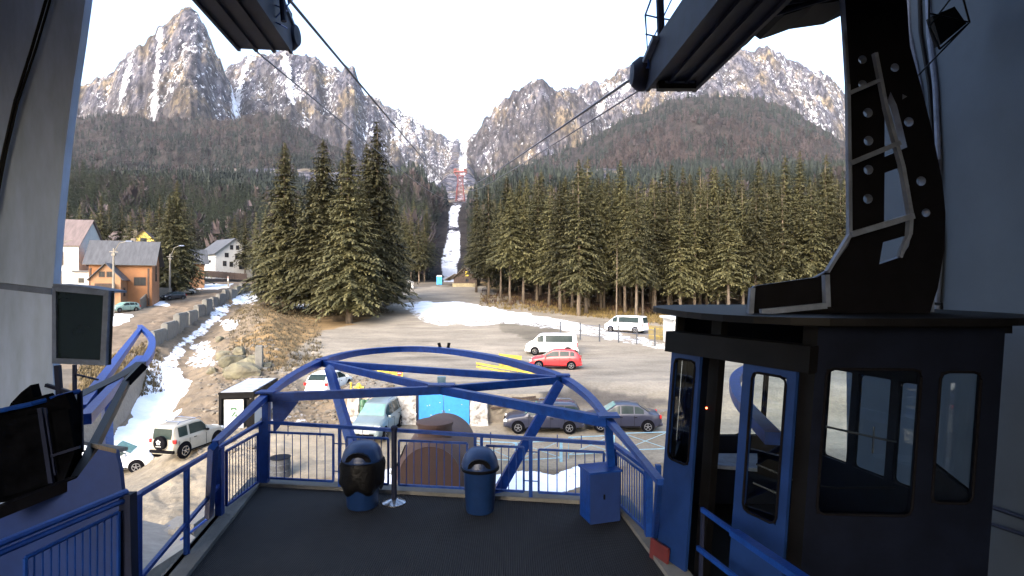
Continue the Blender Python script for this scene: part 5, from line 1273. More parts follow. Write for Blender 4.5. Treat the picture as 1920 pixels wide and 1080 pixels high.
mb = MB().lathe((-1.83, 0, .86), [(.001, -.09), (.27, -.09), (.34, -.05), (.34, .09)], 28, 'X'); sp = mb.build('spare_wheel', M['rubber'], t, True)
mb = MB()
for q in range(5): a = 2 * pi * q / 5 + .3; mb.lathe((-1.925, .085 * cos(a), .92 + .085 * sin(a)), [(.001, -.004), (.05, -.003), (.05, .004)], 10, 'X')
for q in range(4): mb.box((-1.925, -.12 + .08 * q, .72), (.008, .05, .045))
mb.build('cover_emblem', M['white'], sp, True)
car_px(212, 884, radians(20), 'hatch', (.74, .76, .78), 'white car half hidden behind the blue parapet, only its bonnet side in view', frost=True)
car_px(710, 812, radians(-96), 'mpv', (.15, .19, .20), 'grey-blue people carrier facing the station beside the blue gate', 'people carrier', frost=True, wheels='al')
car_px(1018, 806, radians(178), 'wagon', (.026, .028, .048), 'dark blue estate car with roof rails, in front of the rubble wall', frost=True)
car_px(1166, 803, radians(176), 'sedan', (.024, .026, .046), 'dark blue saloon parked close behind the estate car', frost=True)
car_px(1042, 690, radians(172), 'hatch', (.50, .03, .035), 'red hatchback parked in front of the white van', frost=True)
car_px(1034, 664, radians(175), 'van', (.80, .80, .80), 'white passenger van standing behind the red hatchback', 'van', 'parked_van', wheels='al', group='white vans on the lot')
car_px(1174, 623, radians(142), 'van', (.80, .80, .80), 'smaller looking white van farther back beside the yellow fence', 'van', 'parked_van', group='white vans on the lot')
car_px(618, 735, radians(82), 'hatch', (.72, .73, .72), 'white hatchback seen from behind at the lot edge left of the yellow sign')
VG = 'cars parked along the village road'
car_px(233, 585, radians(250), 'hatch', (.20, .30, .27), 'grey-green car nearest the station on the village road, below the lamp post', group=VG, frost=True)
car_px(325, 562, radians(245), 'hatch', (.03, .03, .035), 'black car parked at the foot of the second street lamp', group=VG)
car_px(345, 552, radians(245), 'hatch', (.74, .74, .72), 'white car just beyond the black one on the village road', group=VG)
car_px(357, 532, radians(240), 'hatch', (.03, .035, .06), 'dark car farthest up the village road before the white truck', group=VG)
car_px(366, 523, radians(10), 'van', (.70, .72, .70), 'long white van parked across the far end of the village road', 'van', 'parked_van', group=VG)

# ------------------------------------------------------------------ houses
def house(name, label, base, rot, w_, d_, h, rh, wall, roof, ridge='x', wins=(), door=None, chim=None, over=.45, group='village houses', rooflabel=None, slope_half=False):
    t = thing(name, label, 'house' if name != 'shed' else 'shed', base, rot, group)
    x, y = w_ / 2, d_ / 2; zb = -2.5
    if ridge == 'x': vs = [(-x, -y, zb), (x, -y, zb), (x, y, zb), (-x, y, zb), (-x, -y, h), (x, -y, h), (x, y, h), (-x, y, h), (-x, 0, h + rh), (x, 0, h + rh)]; fs = [(0, 1, 5, 4), (2, 3, 7, 6), (1, 2, 6, 9, 5), (3, 0, 4, 8, 7), (4, 5, 9, 8), (6, 7, 8, 9)]
    else: vs = [(-x, -y, zb), (x, -y, zb), (x, y, zb), (-x, y, zb), (-x, -y, h), (x, -y, h), (x, y, h), (-x, y, h), (0, -y, h + rh), (0, y, h + rh)]; fs = [(0, 1, 5, 8, 4), (2, 3, 7, 9, 6), (1, 2, 6, 5), (3, 0, 4, 7), (5, 6, 9, 8), (7, 4, 8, 9)]
    MB().add(vs, fs).build('wall', M[wall], t, True)
    mb = MB(); th = .14; o = over
    if ridge == 'x':
        k = rh / y
        for s_ in (-1, 1): mb.prism([(-x - o, s_ * (y + o), h - o * k + .06), (x + o, s_ * (y + o), h - o * k + .06), (x + o, 0, h + rh + .06), (-x - o, 0, h + rh + .06)], (0, 0, th))
    else:
        k = rh / x
        for s_ in (-1, 1): mb.prism([(s_ * (x + o), -y - o, h - o * k + .06), (s_ * (x + o), y + o, h - o * k + .06), (0, y + o, h + rh + .06), (0, -y - o, h + rh + .06)], (0, 0, th))
    rf_ = mb.build('roof', M[roof], t, True)
    if chim: MB().box((chim[0], chim[1], h + rh * .8 + .5), (.7, .6, 1.8)).build('chimney', M['stone'], rf_, True)
    for face, u, z, ww, hh in wins:
        f = MB(); g = MB(); q = .09
        def bx(mb, a, b, c, d, e, th_):
            if face == 'F': mb.box((a, -y - e, b), (c, th_, d))
            elif face == 'R': mb.box((x + e, a, b), (th_, c, d))
            else: mb.box((-x - e, a, b), (th_, c, d))
        bx(f, u - ww / 2, z, q, hh + q, .02, .08); bx(f, u + ww / 2, z, q, hh + q, .02, .08); bx(f, u, z + hh / 2, ww - q, q, .02, .08); bx(f, u, z - hh / 2, ww - q, q, .02, .08); bx(f, u, z, .05, hh - q, .02, .06)
        wd_ = f.build('window', M['wood_dark'] if wall != 'winglass' else M['white'], t, True)
        bx(g, u, z, ww - .02, hh - .02, .012, .03); g.build('pane', M['winglass'], wd_, True)
    if door: MB().box((door[0], -y - .03, 1.05), (1.0, .08, 2.1)).build('door', M['wood_dark'], t, True)
    return t
def hb(px, d): x = (px - 960) / FP * d; return Vector((x, d, float(ground_z(x, d)) if d < 140 else float(mount_z(np.array([x]), np.array([float(d)]))[0][0])))
def hz(py, d, base): return zpy(py, d) - base.z
b = hb(125, 95)
t = house('house', 'tall white house with weathered pink sheet roof, leftmost in the village', b, radians(14), 7.5, 9, hz(462, 95, b), 4.4, 'offwhite', 'roof_pink', 'x', [('F', 1.0, hz(487, 95, b), 1.1, 2.2), ('F', -1.6, hz(487, 95, b), 1.1, 2.2), ('F', .8, hz(522, 95, b), 1.0, 2.2), ('R', -1.5, hz(487, 95, b), 1.1, 2)], over=.3)
MB().box((4.6, -3.0, 2.6), (3.0, 3.4, 5.6)).build('annex', M['offwhite'], t, True); MB().box((4.6, -3.05, 5.5), (3.4, 3.7, .25)).build('annex_roof', M['roof_grey'], t, True); MB().box((4.2, -4.72, 4.0), (.8, .08, .8)).build('window', M['winglass'], t, True)
b = hb(236, 94)
t = house('house', 'orange house with wide grey metal roof behind the first lamp post', b, radians(24), 8.6, 7, hz(492, 94, b), 3.4, 'orange', 'roof_grey', 'x', [('F', 2.6, hz(528, 94, b), 1.6, 1.3), ('R', 0, 4.6, 1.3, 1.3), ('R', 0, hz(505, 94, b), 1.0, 1.3)], chim=(1, .5), over=.7)
MB().box((3.9, -4.25, 3.0), (.25, .25, 6.0)).box((-3.9, -4.25, 3.0), (.25, .25, 6.0)).build('corner_boards', M['wood_dark'], t, True)
b = hb(207, 89)
t = house('house', 'small pale orange gabled annex with a wooden balcony in front of the orange house', b, radians(22), 3.9, 5.0, hz(522, 89, b), 2.2, 'orange_pale', 'roof_grey', 'y', [('F', 0.5, hz(515, 89, b), .7, .8), ('F', -.5, hz(515, 89, b), .7, .8), ('R', -.5, 2.6, .9, 1.3)], over=.4)
MB().box((0, -2.95, hz(545, 89, b)), (2.4, .9, .12)).box((0, -3.38, hz(537, 89, b)), (2.4, .08, .9)).box((-1.16, -2.95, hz(537, 89, b)), (.08, .9, .9)).box((1.16, -2.95, hz(537, 89, b)), (.08, .9, .9)).build('balcony', M['wood_dark'], t, True)
b = hb(276, 132); house('house', 'yellow gabled house with a brown roof behind the orange house', b, radians(25), 9, 10, hz(474, 132, b), 4.8, 'yellow_plaster', 'roof_brown', 'y', [('F', 0, hz(455, 132, b), 1.2, 1.3), ('F', -2, hz(480, 132, b), 1.2, 1.3)], chim=(-2, -2))
b = hb(166, 118); house('house', 'small bright yellow house between the white and orange houses', b, 0, 3.5, 5, hz(478, 118, b), 1.6, 'yellow_plaster', 'roof_brown', 'x', [('F', 0, 4.5, 1, 1)], over=.3)
b = hb(356, 128); t = house('house', 'low house with pale snow-dusted grey roof and an orange side wall', b, radians(35), 5.5, 6, hz(489, 128, b), 2.6, 'orange_pale', 'barrier_roof', 'y', [('F', 0, 3.4, 1, 1)], over=1.0) if False else house('house', 'low house with pale grey dusted roof and an orange side wall', b, radians(35), 5.2, 6, hz(490, 128, b), 2.6, 'orange_pale', 'roof_grey', 'x', [('F', 0, 3.6, 1, 1), ('R', 0, 3.6, 1.2, 1.2)], over=.9)
b = hb(424, 176)
house('house', 'large white three-storey house with grey roof at the end of the road', b, radians(-38), 11, 11.5, hz(477, 176, b), 4.6, 'white', 'roof_grey', 'x', [('R', -2.4, hz(478, 170, b), 1.1, 1.3), ('R', 1.2, hz(480, 170, b), 2.0, 1.7), ('R', -3, hz(494, 170, b), 1.0, 1.5), ('R', -1.0, hz(495, 170, b), 1.0, 1.5), ('R', 2.6, hz(497, 170, b), 2.4, 2.2), ('R', -.9, hz(463, 170, b), .9, 1.3), ('R', .9, hz(463, 170, b), .9, 1.3), ('F', -2, hz(490, 170, b), .7, 1.0), ('F', 2, hz(490, 170, b), 1.1, .7)], over=.7)
b = hb(388, 235); house('house', 'pink house with red tiled roof, farthest up on the left behind the white house', b, radians(10), 8, 9, hz(456, 235, b), 3.0, 'pink', 'roof_red', 'x', [('F', -1.5, hz(464, 235, b), 1.3, 1.5), ('F', 1.8, hz(464, 235, b), 1.3, 1.5)], chim=(1, 0))
b = hb(432, 240); house('house', 'pale house with rosy roof rising behind the ridge of the large white house', b, radians(-8), 10, 9, hz(460, 240, b), 3.0, 'offwhite', 'roof_pink', 'x', [('F', 0, hz(466, 240, b), 1.3, 1.5)], chim=(2, 0))
b = hb(466, 236); house('house', 'pale pink house at the right end of the far houses, half behind spruces', b, radians(-12), 8, 9, hz(462, 236, b), 3.2, 'pink', 'roof_pink', 'x', [('F', 0, hz(468, 236, b), 1.3, 1.4)])
b = hb(237, 150); house('house', 'distant house with stone chimney peeping above the orange house roof', b, 0, 6, 6, hz(452, 150, b), 2.4, 'wood_grey', 'roof_pink', 'x', [('F', 0, hz(458, 150, b), 1, 1)], chim=(0, 0))
# dark hut, sheds at the far end of the lot
b = hb(876, 134)
t = house('shed', 'dark timber hut with steep roof and a small yellow sign at the lot end', b, radians(-6), 5.2, 6.5, hz(521, 134, b), hz(503, 134, b) - hz(521, 134, b), 'wood_dark', 'wood_grey', 'y', [('F', .6, hz(526, 134, b), .8, .7)], over=.5, group=None)
MB().box((.55, -3.32, hz(514, 134, b)), (.75, .08, 1.1)).build('hut_sign', M['yellow'], t, True)
MB().box((0, -3.6, .1), (5.6, .4, .8)).build('stone_base', M['dull_base'], t, True)
MB().prism([(-4.9, -3.4, hz(526, 134, b)), (-2.4, -3.4, hz(515, 134, b)), (-2.4, 3, hz(515, 134, b)), (-4.9, 3, hz(526, 134, b))], (0, 0, .15)).build('lean_to_roof', M['wood_grey'], t, True)
b = G(767, 541); t = house('shed', 'small white gabled shed with a dark doorway at the far left of the lot', b, radians(8), 2.0, 3.0, 1.25, .75, 'white', 'white', 'y', [], over=.1, group=None)
MB().box((.15, -1.53, .7), (.7, .08, 1.3)).build('doorway', M['black'], t, True); MB().box((-2.0, .2, .55), (2.2, 2.4, 1.3)).build('side_bay', M['white'], t, True)
b = G(824, 534); t = thing('portable_toilet', 'small bright blue portable toilet with white roof at the far end of the lot', 'toilet', b)
MB().box((0, 0, 1.0), (1.3, 1.1, 2.0)).build('cubicle', M['toiletblue'], t, True); MB().prism([(-.7, -.6, 2.0), (.7, -.6, 2.0), (.5, -.4, 2.3), (-.5, -.4, 2.3)], (0, 1.1, 0)).build('roof', M['white'], t, True); MB().box((.0, -.57, .95), (.7, .04, 1.75)).build('door', M['gateblue'], t, True)

# ------------------------------------------------------------------ street furniture
def lamp(px, py, top, armx, armtop, label):
    b = G(px, py); d = b.y; s = d / FP; H = (py - top) * s; ax = (armx - px) * s; at = (py - armtop) * s
    t = thing('street_lamp', label, 'street lamp', b, 0, 'street lamps on the village road')
    MB().tube([(0, 0, -.3), (.05, 0, H * .5), (.1, 0, H)], [.19, .16, .11], 8).build('pole', M['pole'], t, True)
    MB().tube([(.1, 0, H - .6), (.1 + ax * .4, 0, H + (at - H) * .75), (ax, 0, at)], .05, 6).build('arm', M['pole'], t, True)
    MB().box((ax + .35, 0, at + .02), (.9, .28, .18)).build('lamp_head', M['greysteel'], t, True)
    MB().box((.1, 0, H - .5), (1.2, .1, .1)).box((.1, 0, H - .9), (.5, .3, .3)).build('cross_arm', M['pole'], t, True)
lamp(212, 594, 466, 238, 453, 'tall street lamp standing before the orange house beside the grey-green car')
lamp(318, 562, 476, 337, 461, 'street lamp farther up the road before the dark spruce')
b = hb(88, 78); t = thing('street_lamp', 'street lamp arm reaching out from behind the left wall before the white house', 'street lamp', b, 0, 'street lamps on the village road')
MB().tube([(0, 0, -.3), (0, 0, hz(480, 78, b))], [.18, .12], 8).build('pole', M['pole'], t, True)
s = 78 / FP; MB().tube([(0, 0, hz(480, 78, b)), (20 * s, 0, hz(466, 78, b)), (34 * s, 0, hz(453, 78, b)), (48 * s, 0, hz(450, 78, b))], .05, 6).build('arm', M['pole'], t, True)
def fence(label, pts, h, m, top=None, gap=.16, bw=.12, cat='fence', group=None):
    P = [G(*p) for p in pts]; t = thing('timber_fence', label, cat, P[0], 0, group); mb = MB(); mp_ = MB()
    for a, b in zip(P[:-1], P[1:]):
        L = (b - a).length; k = max(1, int(L / gap)); 
        for i in range(k): p = a.lerp(b, i / k); mb.box((p.x, p.y, p.z + h / 2), (bw, .04, h), math.atan2(b.y - a.y, b.x - a.x))
        mp_.beam(a + Vector((0, 0, h * .8)), b + Vector((0, 0, h * .8)), .05, .1).beam(a + Vector((0, 0, h * .25)), b + Vector((0, 0, h * .25)), .05, .1)
        k = max(1, int(L / 2.4))
        for i in range(k + 1): p = a.lerp(b, i / k); mp_.box((p.x, p.y + .05, p.z + h / 2), (.14, .14, h + .2))
    mb.build('pickets', M[m], t); mp_.build('rails', M[m], t)
fence('dark brown board fence below the pale orange annex', [(196, 582), (246, 568)], 1.9, 'wood_dark')
fence('weathered board fence along the village road behind the second lamp', [(282, 560), (322, 553), (345, 536)], 2.4, 'wood_grey')
fence('dark fence in front of the large white house', [(368, 518), (402, 520), (440, 524), (462, 526)], 1.8, 'wood_dark')
t = thing('garden_wall', 'rough grey stone garden wall beside the village road', 'wall', G(290, 568))
a_, b_, c_ = G(262, 580), G(286, 567), G(320, 560); MB().prism([a_, b_, b_ + Vector((0, 0, 2.6)), a_ + Vector((0, 0, 1.6))], (0, .4, 0)).prism([b_, c_, c_ + Vector((0, 0, 2.0)), b_ + Vector((0, 0, 2.6))], (0, .4, 0)).build('masonry', M['stone'], t)
b = hb(306, 112); t = house('shed', 'dark timber garage with pale sheet roof beside the orange house', b, radians(-8), 6.5, 5, hz(524, 112, b), 1.1, 'wood_dark', 'roof_grey', 'x', [], over=.5)
b = G(428, 538); t = thing('info_post', 'slim concrete post with a small red and white panel on the road verge', 'post', b)
MB().box((0, 0, 1.2), (.35, .25, 2.6)).build('column', M['pole'], t, True); MB().box((0, -.14, 1.8), (.30, .04, .8)).build('panel', M['white'], t, True); MB().box((0, -.165, 2.1), (.28, .02, .15)).build('panel_stripe', M['red'], t, True)
# concrete blocks above the stream
bl = [(296, 644), (319, 630), (340, 614), (359, 602), (375, 592), (389, 583), (402, 575), (414, 568), (425, 562), (436, 557), (446, 552), (455, 548), (463, 545)]
names = ['nearest the station, at the head of the arc', 'second from the station', 'third from the station', 'fourth from the station', 'fifth from the station', 'sixth from the station', 'seventh from the station', 'eighth from the station', 'ninth from the station', 'tenth from the station', 'eleventh from the station', 'twelfth from the station', 'farthest one, close to the spruces']
for i, (px, py) in enumerate(bl):
    b = G(px, py); q = G(*bl[min(i + 1, len(bl) - 1)]) if i < len(bl) - 1 else b + (b - G(*bl[i - 1])); ang = math.atan2(q.y - b.y, q.x - b.x); L = max(1.2, min(6.0, (q - b).length * .97)); hgt = 1.55 + .2 * ((i * 7) % 3 - 1)
    o = MB().box((0, 0, hgt / 2 - .35), (L, .7, hgt + .7), ang).box((0, 0, hgt + .06), (L * .96, .45, .16), ang)
    o = o.build('concrete_block', M['pale_concrete'], None, True, bevel=.06); o.location = b; tag(o, 'grey concrete road block above the stream, ' + names[i], 'concrete block', 'concrete blocks along the village road')
# retaining wall of the road, lower left
t = thing('retaining_wall', 'brown rubble retaining wall above the snowy stream bed', 'wall', G(230, 760))
tp = [(274, 690), (262, 704), (225, 738), (180, 772), (150, 800), (110, 840)]; bt = [(276, 702), (266, 742), (240, 790), (208, 830), (185, 850), (140, 900)]
mb = MB()
for i in range(5):
    A0, A1 = G(*bt[i]), G(*bt[i + 1]); 
    T0 = D(tp[i][0], tp[i][1], A0.y); T1 = D(tp[i + 1][0], tp[i + 1][1], A1.y)
    mb.add([A0 - Vector((0, 0, .6)), A1 - Vector((0, 0, .6)), T1, T0, T0 + Vector((-2.2, .5, -.05)), T1 + Vector((-2.2, .5, -.05)), A0 + Vector((-2.2, .5, -1)), A1 + Vector((-2.2, .5, -1))], [(0, 1, 2, 3), (3, 2, 5, 4), (4, 5, 7, 6)])
mb.build('masonry', M['stone'], t)

# ------------------------------------------------------------------ lot furniture
WY = 32.75
def wx(px, d=WY): return (px - 960) / FP * d
zg = float(ground_z(wx(830), 32.5)); zt_ = zpy(738, WY)
t = thing('metal_gate', 'bright blue two-leaf sheet metal gate in the wall behind the rusty tank', 'gate', (wx(832), WY, zg))
for s_, (a, b) in enumerate(((785, 831.5), (832.5, 880))):
    lf = MB().box((wx((a + b) / 2), WY, (zpy(738, WY) + zpy(803, WY)) / 2), (wx(b) - wx(a), .06, zpy(738, WY) - zpy(803, WY))).build('gate_leaf', M['gateblue'], t)
    MB().box((wx(830.5 if s_ == 0 else 834), WY - .045, zpy(772, WY)), (.05, .04, .18)).build('gate_handle', M['greysteel'], lf)
mb = MB(); r_ = random.Random(8)
for i in range(12): mb.box((wx(r_.uniform(800, 866)), WY - .034, zpy(r_.uniform(750, 790), WY)), (.05, .008, .04))
mb.build('paint_chips', M['white'], t); MB().box((wx(872), WY - .036, zpy(746, WY)), (.16, .01, .16)).build('notice', M['white'], t)
MB().box((wx(782.5), WY, zpy(770, WY)), (.14, .16, 2.1)).build('gate_post', M['navy'], t)
def rubble(label, x0, x1, d, top, bot, m, th=.6, seed=1):
    r_ = random.Random(seed); t = thing('stone_wall', label, 'wall', (wx((x0 + x1) / 2, d), d + th / 2, zpy(bot, d)), 0, 'stone walls of the lot')
    X0, X1, Z0, Z1 = wx(x0, d), wx(x1, d), zpy(bot, d) - .4, zpy(top, d); nx = max(2, int((X1 - X0) / .28)); nz = max(3, int((Z1 - Z0) / .25)); vs = []
    for j in range(nz + 1):
        for i in range(nx + 1): vs.append((X0 + (X1 - X0) * i / nx + r_.uniform(-.05, .05), d + r_.uniform(-.09, .05), Z0 + (Z1 - Z0) * j / nz + r_.uniform(-.07, .07)))
    k = len(vs)
    for i in range(nx + 1): vs.append((X0 + (X1 - X0) * i / nx, d + th, Z1 + r_.uniform(-.05, .05)))
    for i in range(nx + 1): vs.append((X0 + (X1 - X0) * i / nx, d + th, Z0))
    fs = [(j * (nx + 1) + i, j * (nx + 1) + i + 1, (j + 1) * (nx + 1) + i + 1, (j + 1) * (nx + 1) + i) for j in range(nz) for i in range(nx)]
    fs += [(nz * (nx + 1) + i, nz * (nx + 1) + i + 1, k + i + 1, k + i) for i in range(nx)] + [(k + i, k + i + 1, k + nx + 2 + i, k + nx + 1 + i) for i in range(nx)]
    fs += [(j * (nx + 1), (j + 1) * (nx + 1), k if j == nz - 1 else (j + 1) * (nx + 1), k + nx + 1) for j in range(0)]
    side = [j * (nx + 1) for j in range(nz + 1)] + [k, k + nx + 1]; side2 = [j * (nx + 1) + nx for j in range(nz + 1)] + [k + nx, k + 2 * nx + 1]
    fs += [tuple(side), tuple(reversed(side2))]
    MB().add(vs, fs).build('masonry', M[m], t)
rubble('whitewashed flaking pillar right of the blue gate', 881, 914, 32.6, 752, 803, 'whitewash', .5, 2)
rubble('flaking stone wall between the people carrier and the blue gate', 735, 781, 32.7, 742, 804, 'whitewash', .5, 3)
rubble('low rubble wall with old planks behind the estate car', 914, 1050, 33.0, 753, 806, 'stone', .7, 4)
rubble('broken whitewashed wall left of the green barrels', 652, 672, 33.2, 745, 790, 'whitewash', .5, 5)
rubble('very low rubble edge behind the dark blue saloon', 1060, 1260, 33.9, 771, 800, 'stone', .6, 6)
t = thing('plank_pile', 'old brown planks lying along the top of the rubble wall', 'planks', (wx(980), 33.2, zpy(752, 33)))
for k, (a, y0, b, y1) in enumerate(((912, 754, 1005, 744), (920, 765, 1000, 757), (960, 746, 1060, 752))):
    MB().beam(D(a, y0, 32.95 - .02 * k), D(b, y1, 32.95 - .02 * k), .12, .10).build('plank', M['wood_dark'], t)
for px, lab in ((681, 'left one of two dark green barrels behind the people carrier'), (692, 'right one of two dark green barrels behind the people carrier')):
    p = Vector((wx(px, 33), 32.9, zpy(785, 33))); t = thing('barrel', lab, 'barrel', p, 0, 'green barrels')
    MB().lathe((0, 0, 0), [(.001, -.3), (.17, -.3), (.18, .3), (.17, .32), (.18, .7), (.17, .72), (.17, 1.1), (.15, 1.13), (.001, 1.13)], 16).build('drum', M['green'], t, True)
    MB().lathe((0, 0, .33), [(.185, -.02), (.19, 0), (.185, .02)], 16).lathe((0, 0, .8), [(.185, -.02), (.19, 0), (.185, .02)], 16).build('hoops', M['rubber'], t, True)
b = Vector((wx(712, 32.95), 32.95, 2.95)); t = thing('dark_box', 'dark rusty box behind the green barrels', 'box', b); MB().box((0, 0, .1), (1.1, .6, 1.5)).build('box_shell', M['rust'], t, True); MB().box((0, 0, .88), (1.2, .7, .08)).build('box_lid', M['wood_dark'], t, True)
b = G(673, 742); t = thing('hydrant', 'yellow hydrant with side outlets beside a yellow pole', 'hydrant', b); MB().lathe((0, 0, 0), [(.10, 0), (.10, .5), (.16, .52), (.16, .60), (.12, .66), (.05, .74), (.001, .75)], 12).build('barrel_body', M['yellow'], t, True); MB().tube([(-.3, 0, .48), (.3, 0, .48)], .07, 8).build('outlets', M['yellow'], t, True)
b = G(658, 742); t = thing('marker_post', 'thin yellow marker post left of the hydrant', 'post', b); MB().tube([(0, 0, 0), (0, 0, .75)], .05, 8).build('stake', M['yellow'], t, True); MB().box((0, 0, .78), (.14, .14, .05)).build('cap', M['yellow'], t, True)
# yellow sign
def text_mesh(s_, size, m, parent, loc, name='lettering'):
    cu = bpy.data.curves.new('t', 'FONT'); cu.body = s_; cu.size = size; cu.align_x = 'CENTER'; cu.extrude = .004; ob = bpy.data.objects.new('t', cu); COL.objects.link(ob)
    dg = bpy.context.evaluated_depsgraph_get(); me = bpy.data.meshes.new_from_object(ob.evaluated_get(dg)); bpy.data.objects.remove(ob)
    me.transform(Matrix.Translation(loc) @ Matrix.Rotation(radians(90), 4, 'X')); me.materials.clear(); me.materials.append(M[m]); me.name = name
    return link(name, me, parent)
dS = 40.0; c = D(731, 706, dS); gz = float(ground_z(c.x, dS)); t = thing('notice_sign', 'yellow notice sign with black lettering and a red stop disc on a post', 'sign', (c.x, dS, gz)); h0 = c.z - gz
MB().box((0, 0, h0), (1.85, .04, .96)).build('sign_board', M['yellow'], t, True)
MB().tube([(-.85, .05, 0), (-.85, .05, h0 + .4)], .03, 6).tube([(.85, .05, 0), (.85, .05, h0 + .4)], .03, 6).build('post', M['pole'], t, True)
text_mesh('TELECABINA', .235, 'ink', t, Vector((-.22, -.028, h0 + .20)))
mb = MB()
for x_, w_ in ((-.45, .2), (-.2, .12), (.05, .26), (.3, .1)): mb.box((x_, -.025, h0 + .0), (w_, .006, .05))
for x_, w_ in ((-.75, .16), (-.5, .2), (-.2, .14), (.1, .24)): mb.box((x_, -.025, h0 - .36), (w_, .006, .05))
mb.build('small_lettering', M['ink'], t, True)
dc = MB().lathe((.70, -.026, h0 + .24), [(.001, -.004), (.19, -.004), (.19, .004)], 20, 'Y').build('stop_disc', M['red'], t, True); MB().box((.70, -.035, h0 + .24), (.26, .01, .06)).build('stop_bar', M['white'], dc, True)
# yellow barrier stack
dB = G(950, 704).y; t = thing('road_barrier', 'yellow barrier boards and long yellow beams lying before the red car', 'barrier', G(950, 704))
for (a, y0, b_, y1, h_) in ((893, 681, 1012, 702, .14), (893, 687, 1008, 708, .12)): MB().beam(D(a, y0, dB), D(b_, y1, dB - .6), .10, h_).build('long_beam', M['barrier_yellow'], t)
for (a, y0, b_, y1, h_) in ((936, 668, 978, 672, .38), (938, 681, 1002, 692, .42)):
    MB().beam(D(a, y0, dB + .6), D(b_, y1, dB + .5), .05, h_).build('board', M['barrier_yellow'], t)
MB().box((D(970, 673, dB + .55).x, dB + .52, D(970, 673, dB).z), (.3, .03, .28)).build('red_marking', M['red'], t)
mb = MB()
for px, y0, y1 in ((900, 684, 700), (936, 662, 700), (970, 690, 712), (1000, 696, 714), (922, 690, 702)): mb.tube([D(px, y0, dB + .1), D(px, y1, dB + .1)], .03, 5)
mb.build('stands', M['barrier_yellow'], t)
# wire fence across the lot
P = [G(px, py) for px, py in ((1051, 634), (1088, 637), (1124, 641), (1160, 643), (1194, 646), (1228, 649))]
t = thing('wire_fence', 'thin wire fence on grey posts crossing the lot in front of the far van', 'fence', P[0])
for p in P: MB().tube([p, p + Vector((0, 0, 1.85))], .075, 6).build('post', M['dark_drum'], t)
mb = MB()
for a, b in zip(P[:-1], P[1:]):
    for hh in (.5, 1.1, 1.65): mb.tube([a + Vector((0, 0, hh)), b + Vector((0, 0, hh))], .018, 4, False)
mb.build('wires', M['greysteel'], t)
P = [G(1217, 636), G(1268, 641)]; t = thing('panel_fence', 'short yellow picket fence behind the far white van', 'fence', P[0]); mb = MB()
for i in range(22): p = P[0].lerp(P[1], i / 21); mb.box((p.x, p.y, p.z + .75), (.085, .03, 1.5))
mb.build('pickets', M['dull_yellow'], t); q = Vector((0, .05, 0)); MB().beam(P[0] + q + Vector((0, 0, 1.2)), P[1] + q + Vector((0, 0, 1.2)), .04, .08).beam(P[0] + q + Vector((0, 0, .4)), P[1] + q + Vector((0, 0, .4)), .04, .08).build('rails', M['yellow'], t)
b = hb(1318, 58); t = thing('kiosk', 'low white building with flat roof behind the cabin roof', 'building', b); H = hz(596, 58, b)
MB().box((0, 0, H / 2 - .4), (7.2, 4, H + .6)).build('wall', M['white'], t, True); MB().box((0, 0, H + .05), (7.8, 4.6, .22)).build('roof', M['white'], t, True)
for u in (-2.2, 0, 2.2): MB().box((u, -2.02, H * .55), (1.1, .06, .9)).build('window', M['winglass'], t, True)
# pedestrian barriers on the lower road
def ped(a, b, label, h=1.05):
    A_, B_ = G(*a), G(*b); t = thing('crowd_barrier', label, 'barrier', A_, 0, 'pale barriers below the platform'); u = Vector((0, 0, 1))
    mb = MB().tube([A_, A_ + u * h, B_ + u * h, B_], .025, 6).tube([A_ + u * .2, B_ + u * .2], .02, 6); mb.build('frame', M['barrier'], t)
    MB().tube([A_ + u * .2, B_ + u * h], .014, 5).tube([A_ + u * h, B_ + u * .2], .014, 5).build('cross_braces', M['barrier'], t)
    MB().box((B_.x, B_.y, B_.z + h / 2), (.14, .08, h)).build('end_post', M['barrier'], t)
ped((884, 868), (968, 872), 'pale blue barrier seen through the railing behind the right bin'); ped((972, 872), (1052, 866), 'pale blue barrier seen through the railing left of the blue box'); ped((1066, 860), (1150, 856), 'pale blue barrier behind the right corner of the railing'); ped((1168, 852), (1252, 850), 'pale blue barrier beside the cabin with a thick end post')
# rusty tank
tk = Vector(((806 - 960) / FP * 19, 19, 4.35)); t = thing('rusty_tank', 'big rusty brown steel tank with a round neck beyond the railing', 'tank', (tk.x, tk.y, float(ground_z(tk.x, tk.y))))
MB().lathe(tuple(tk), [(.001, -.02), (.6, -.015), (.97, .0), (1.0, .02), (1.02, .10), (1.20, .35), (1.27, .6), (1.27, 4.2), (1.1, 4.5), (.001, 4.6)], 40, 'Y').build('shell', M['rust'], t)
MB().lathe((tk.x, tk.y + .0, tk.z), [(1.0, -.02), (1.06, -.02), (1.06, .07), (1.0, .07)], 40, 'Y').build('end_ring', M['rust'], t)
MB().lathe((tk.x + .02, tk.y + 1.1, tk.z + 1.0), [(.62, 0), (.62, .55), (.66, .56), (.66, .66), (.60, .68), (.001, .70)], 28).build('neck', M['rust'], t)
MB().box((tk.x, tk.y + .9, (tk.z + 1.4) / 2), (1.9, .4, tk.z - 1.0)).box((tk.x, tk.y + 3.4, (tk.z + 1.4) / 2), (1.9, .4, tk.z - 1.0)).build('saddle', M['concrete'], t)
MB().tube([tk + Vector((-1.3, .4, -1.2)), tk + Vector((-1.33, .4, 0)), tk + Vector((-.9, .4, 1.0))], .025, 5).build('hose', M['black'], t)
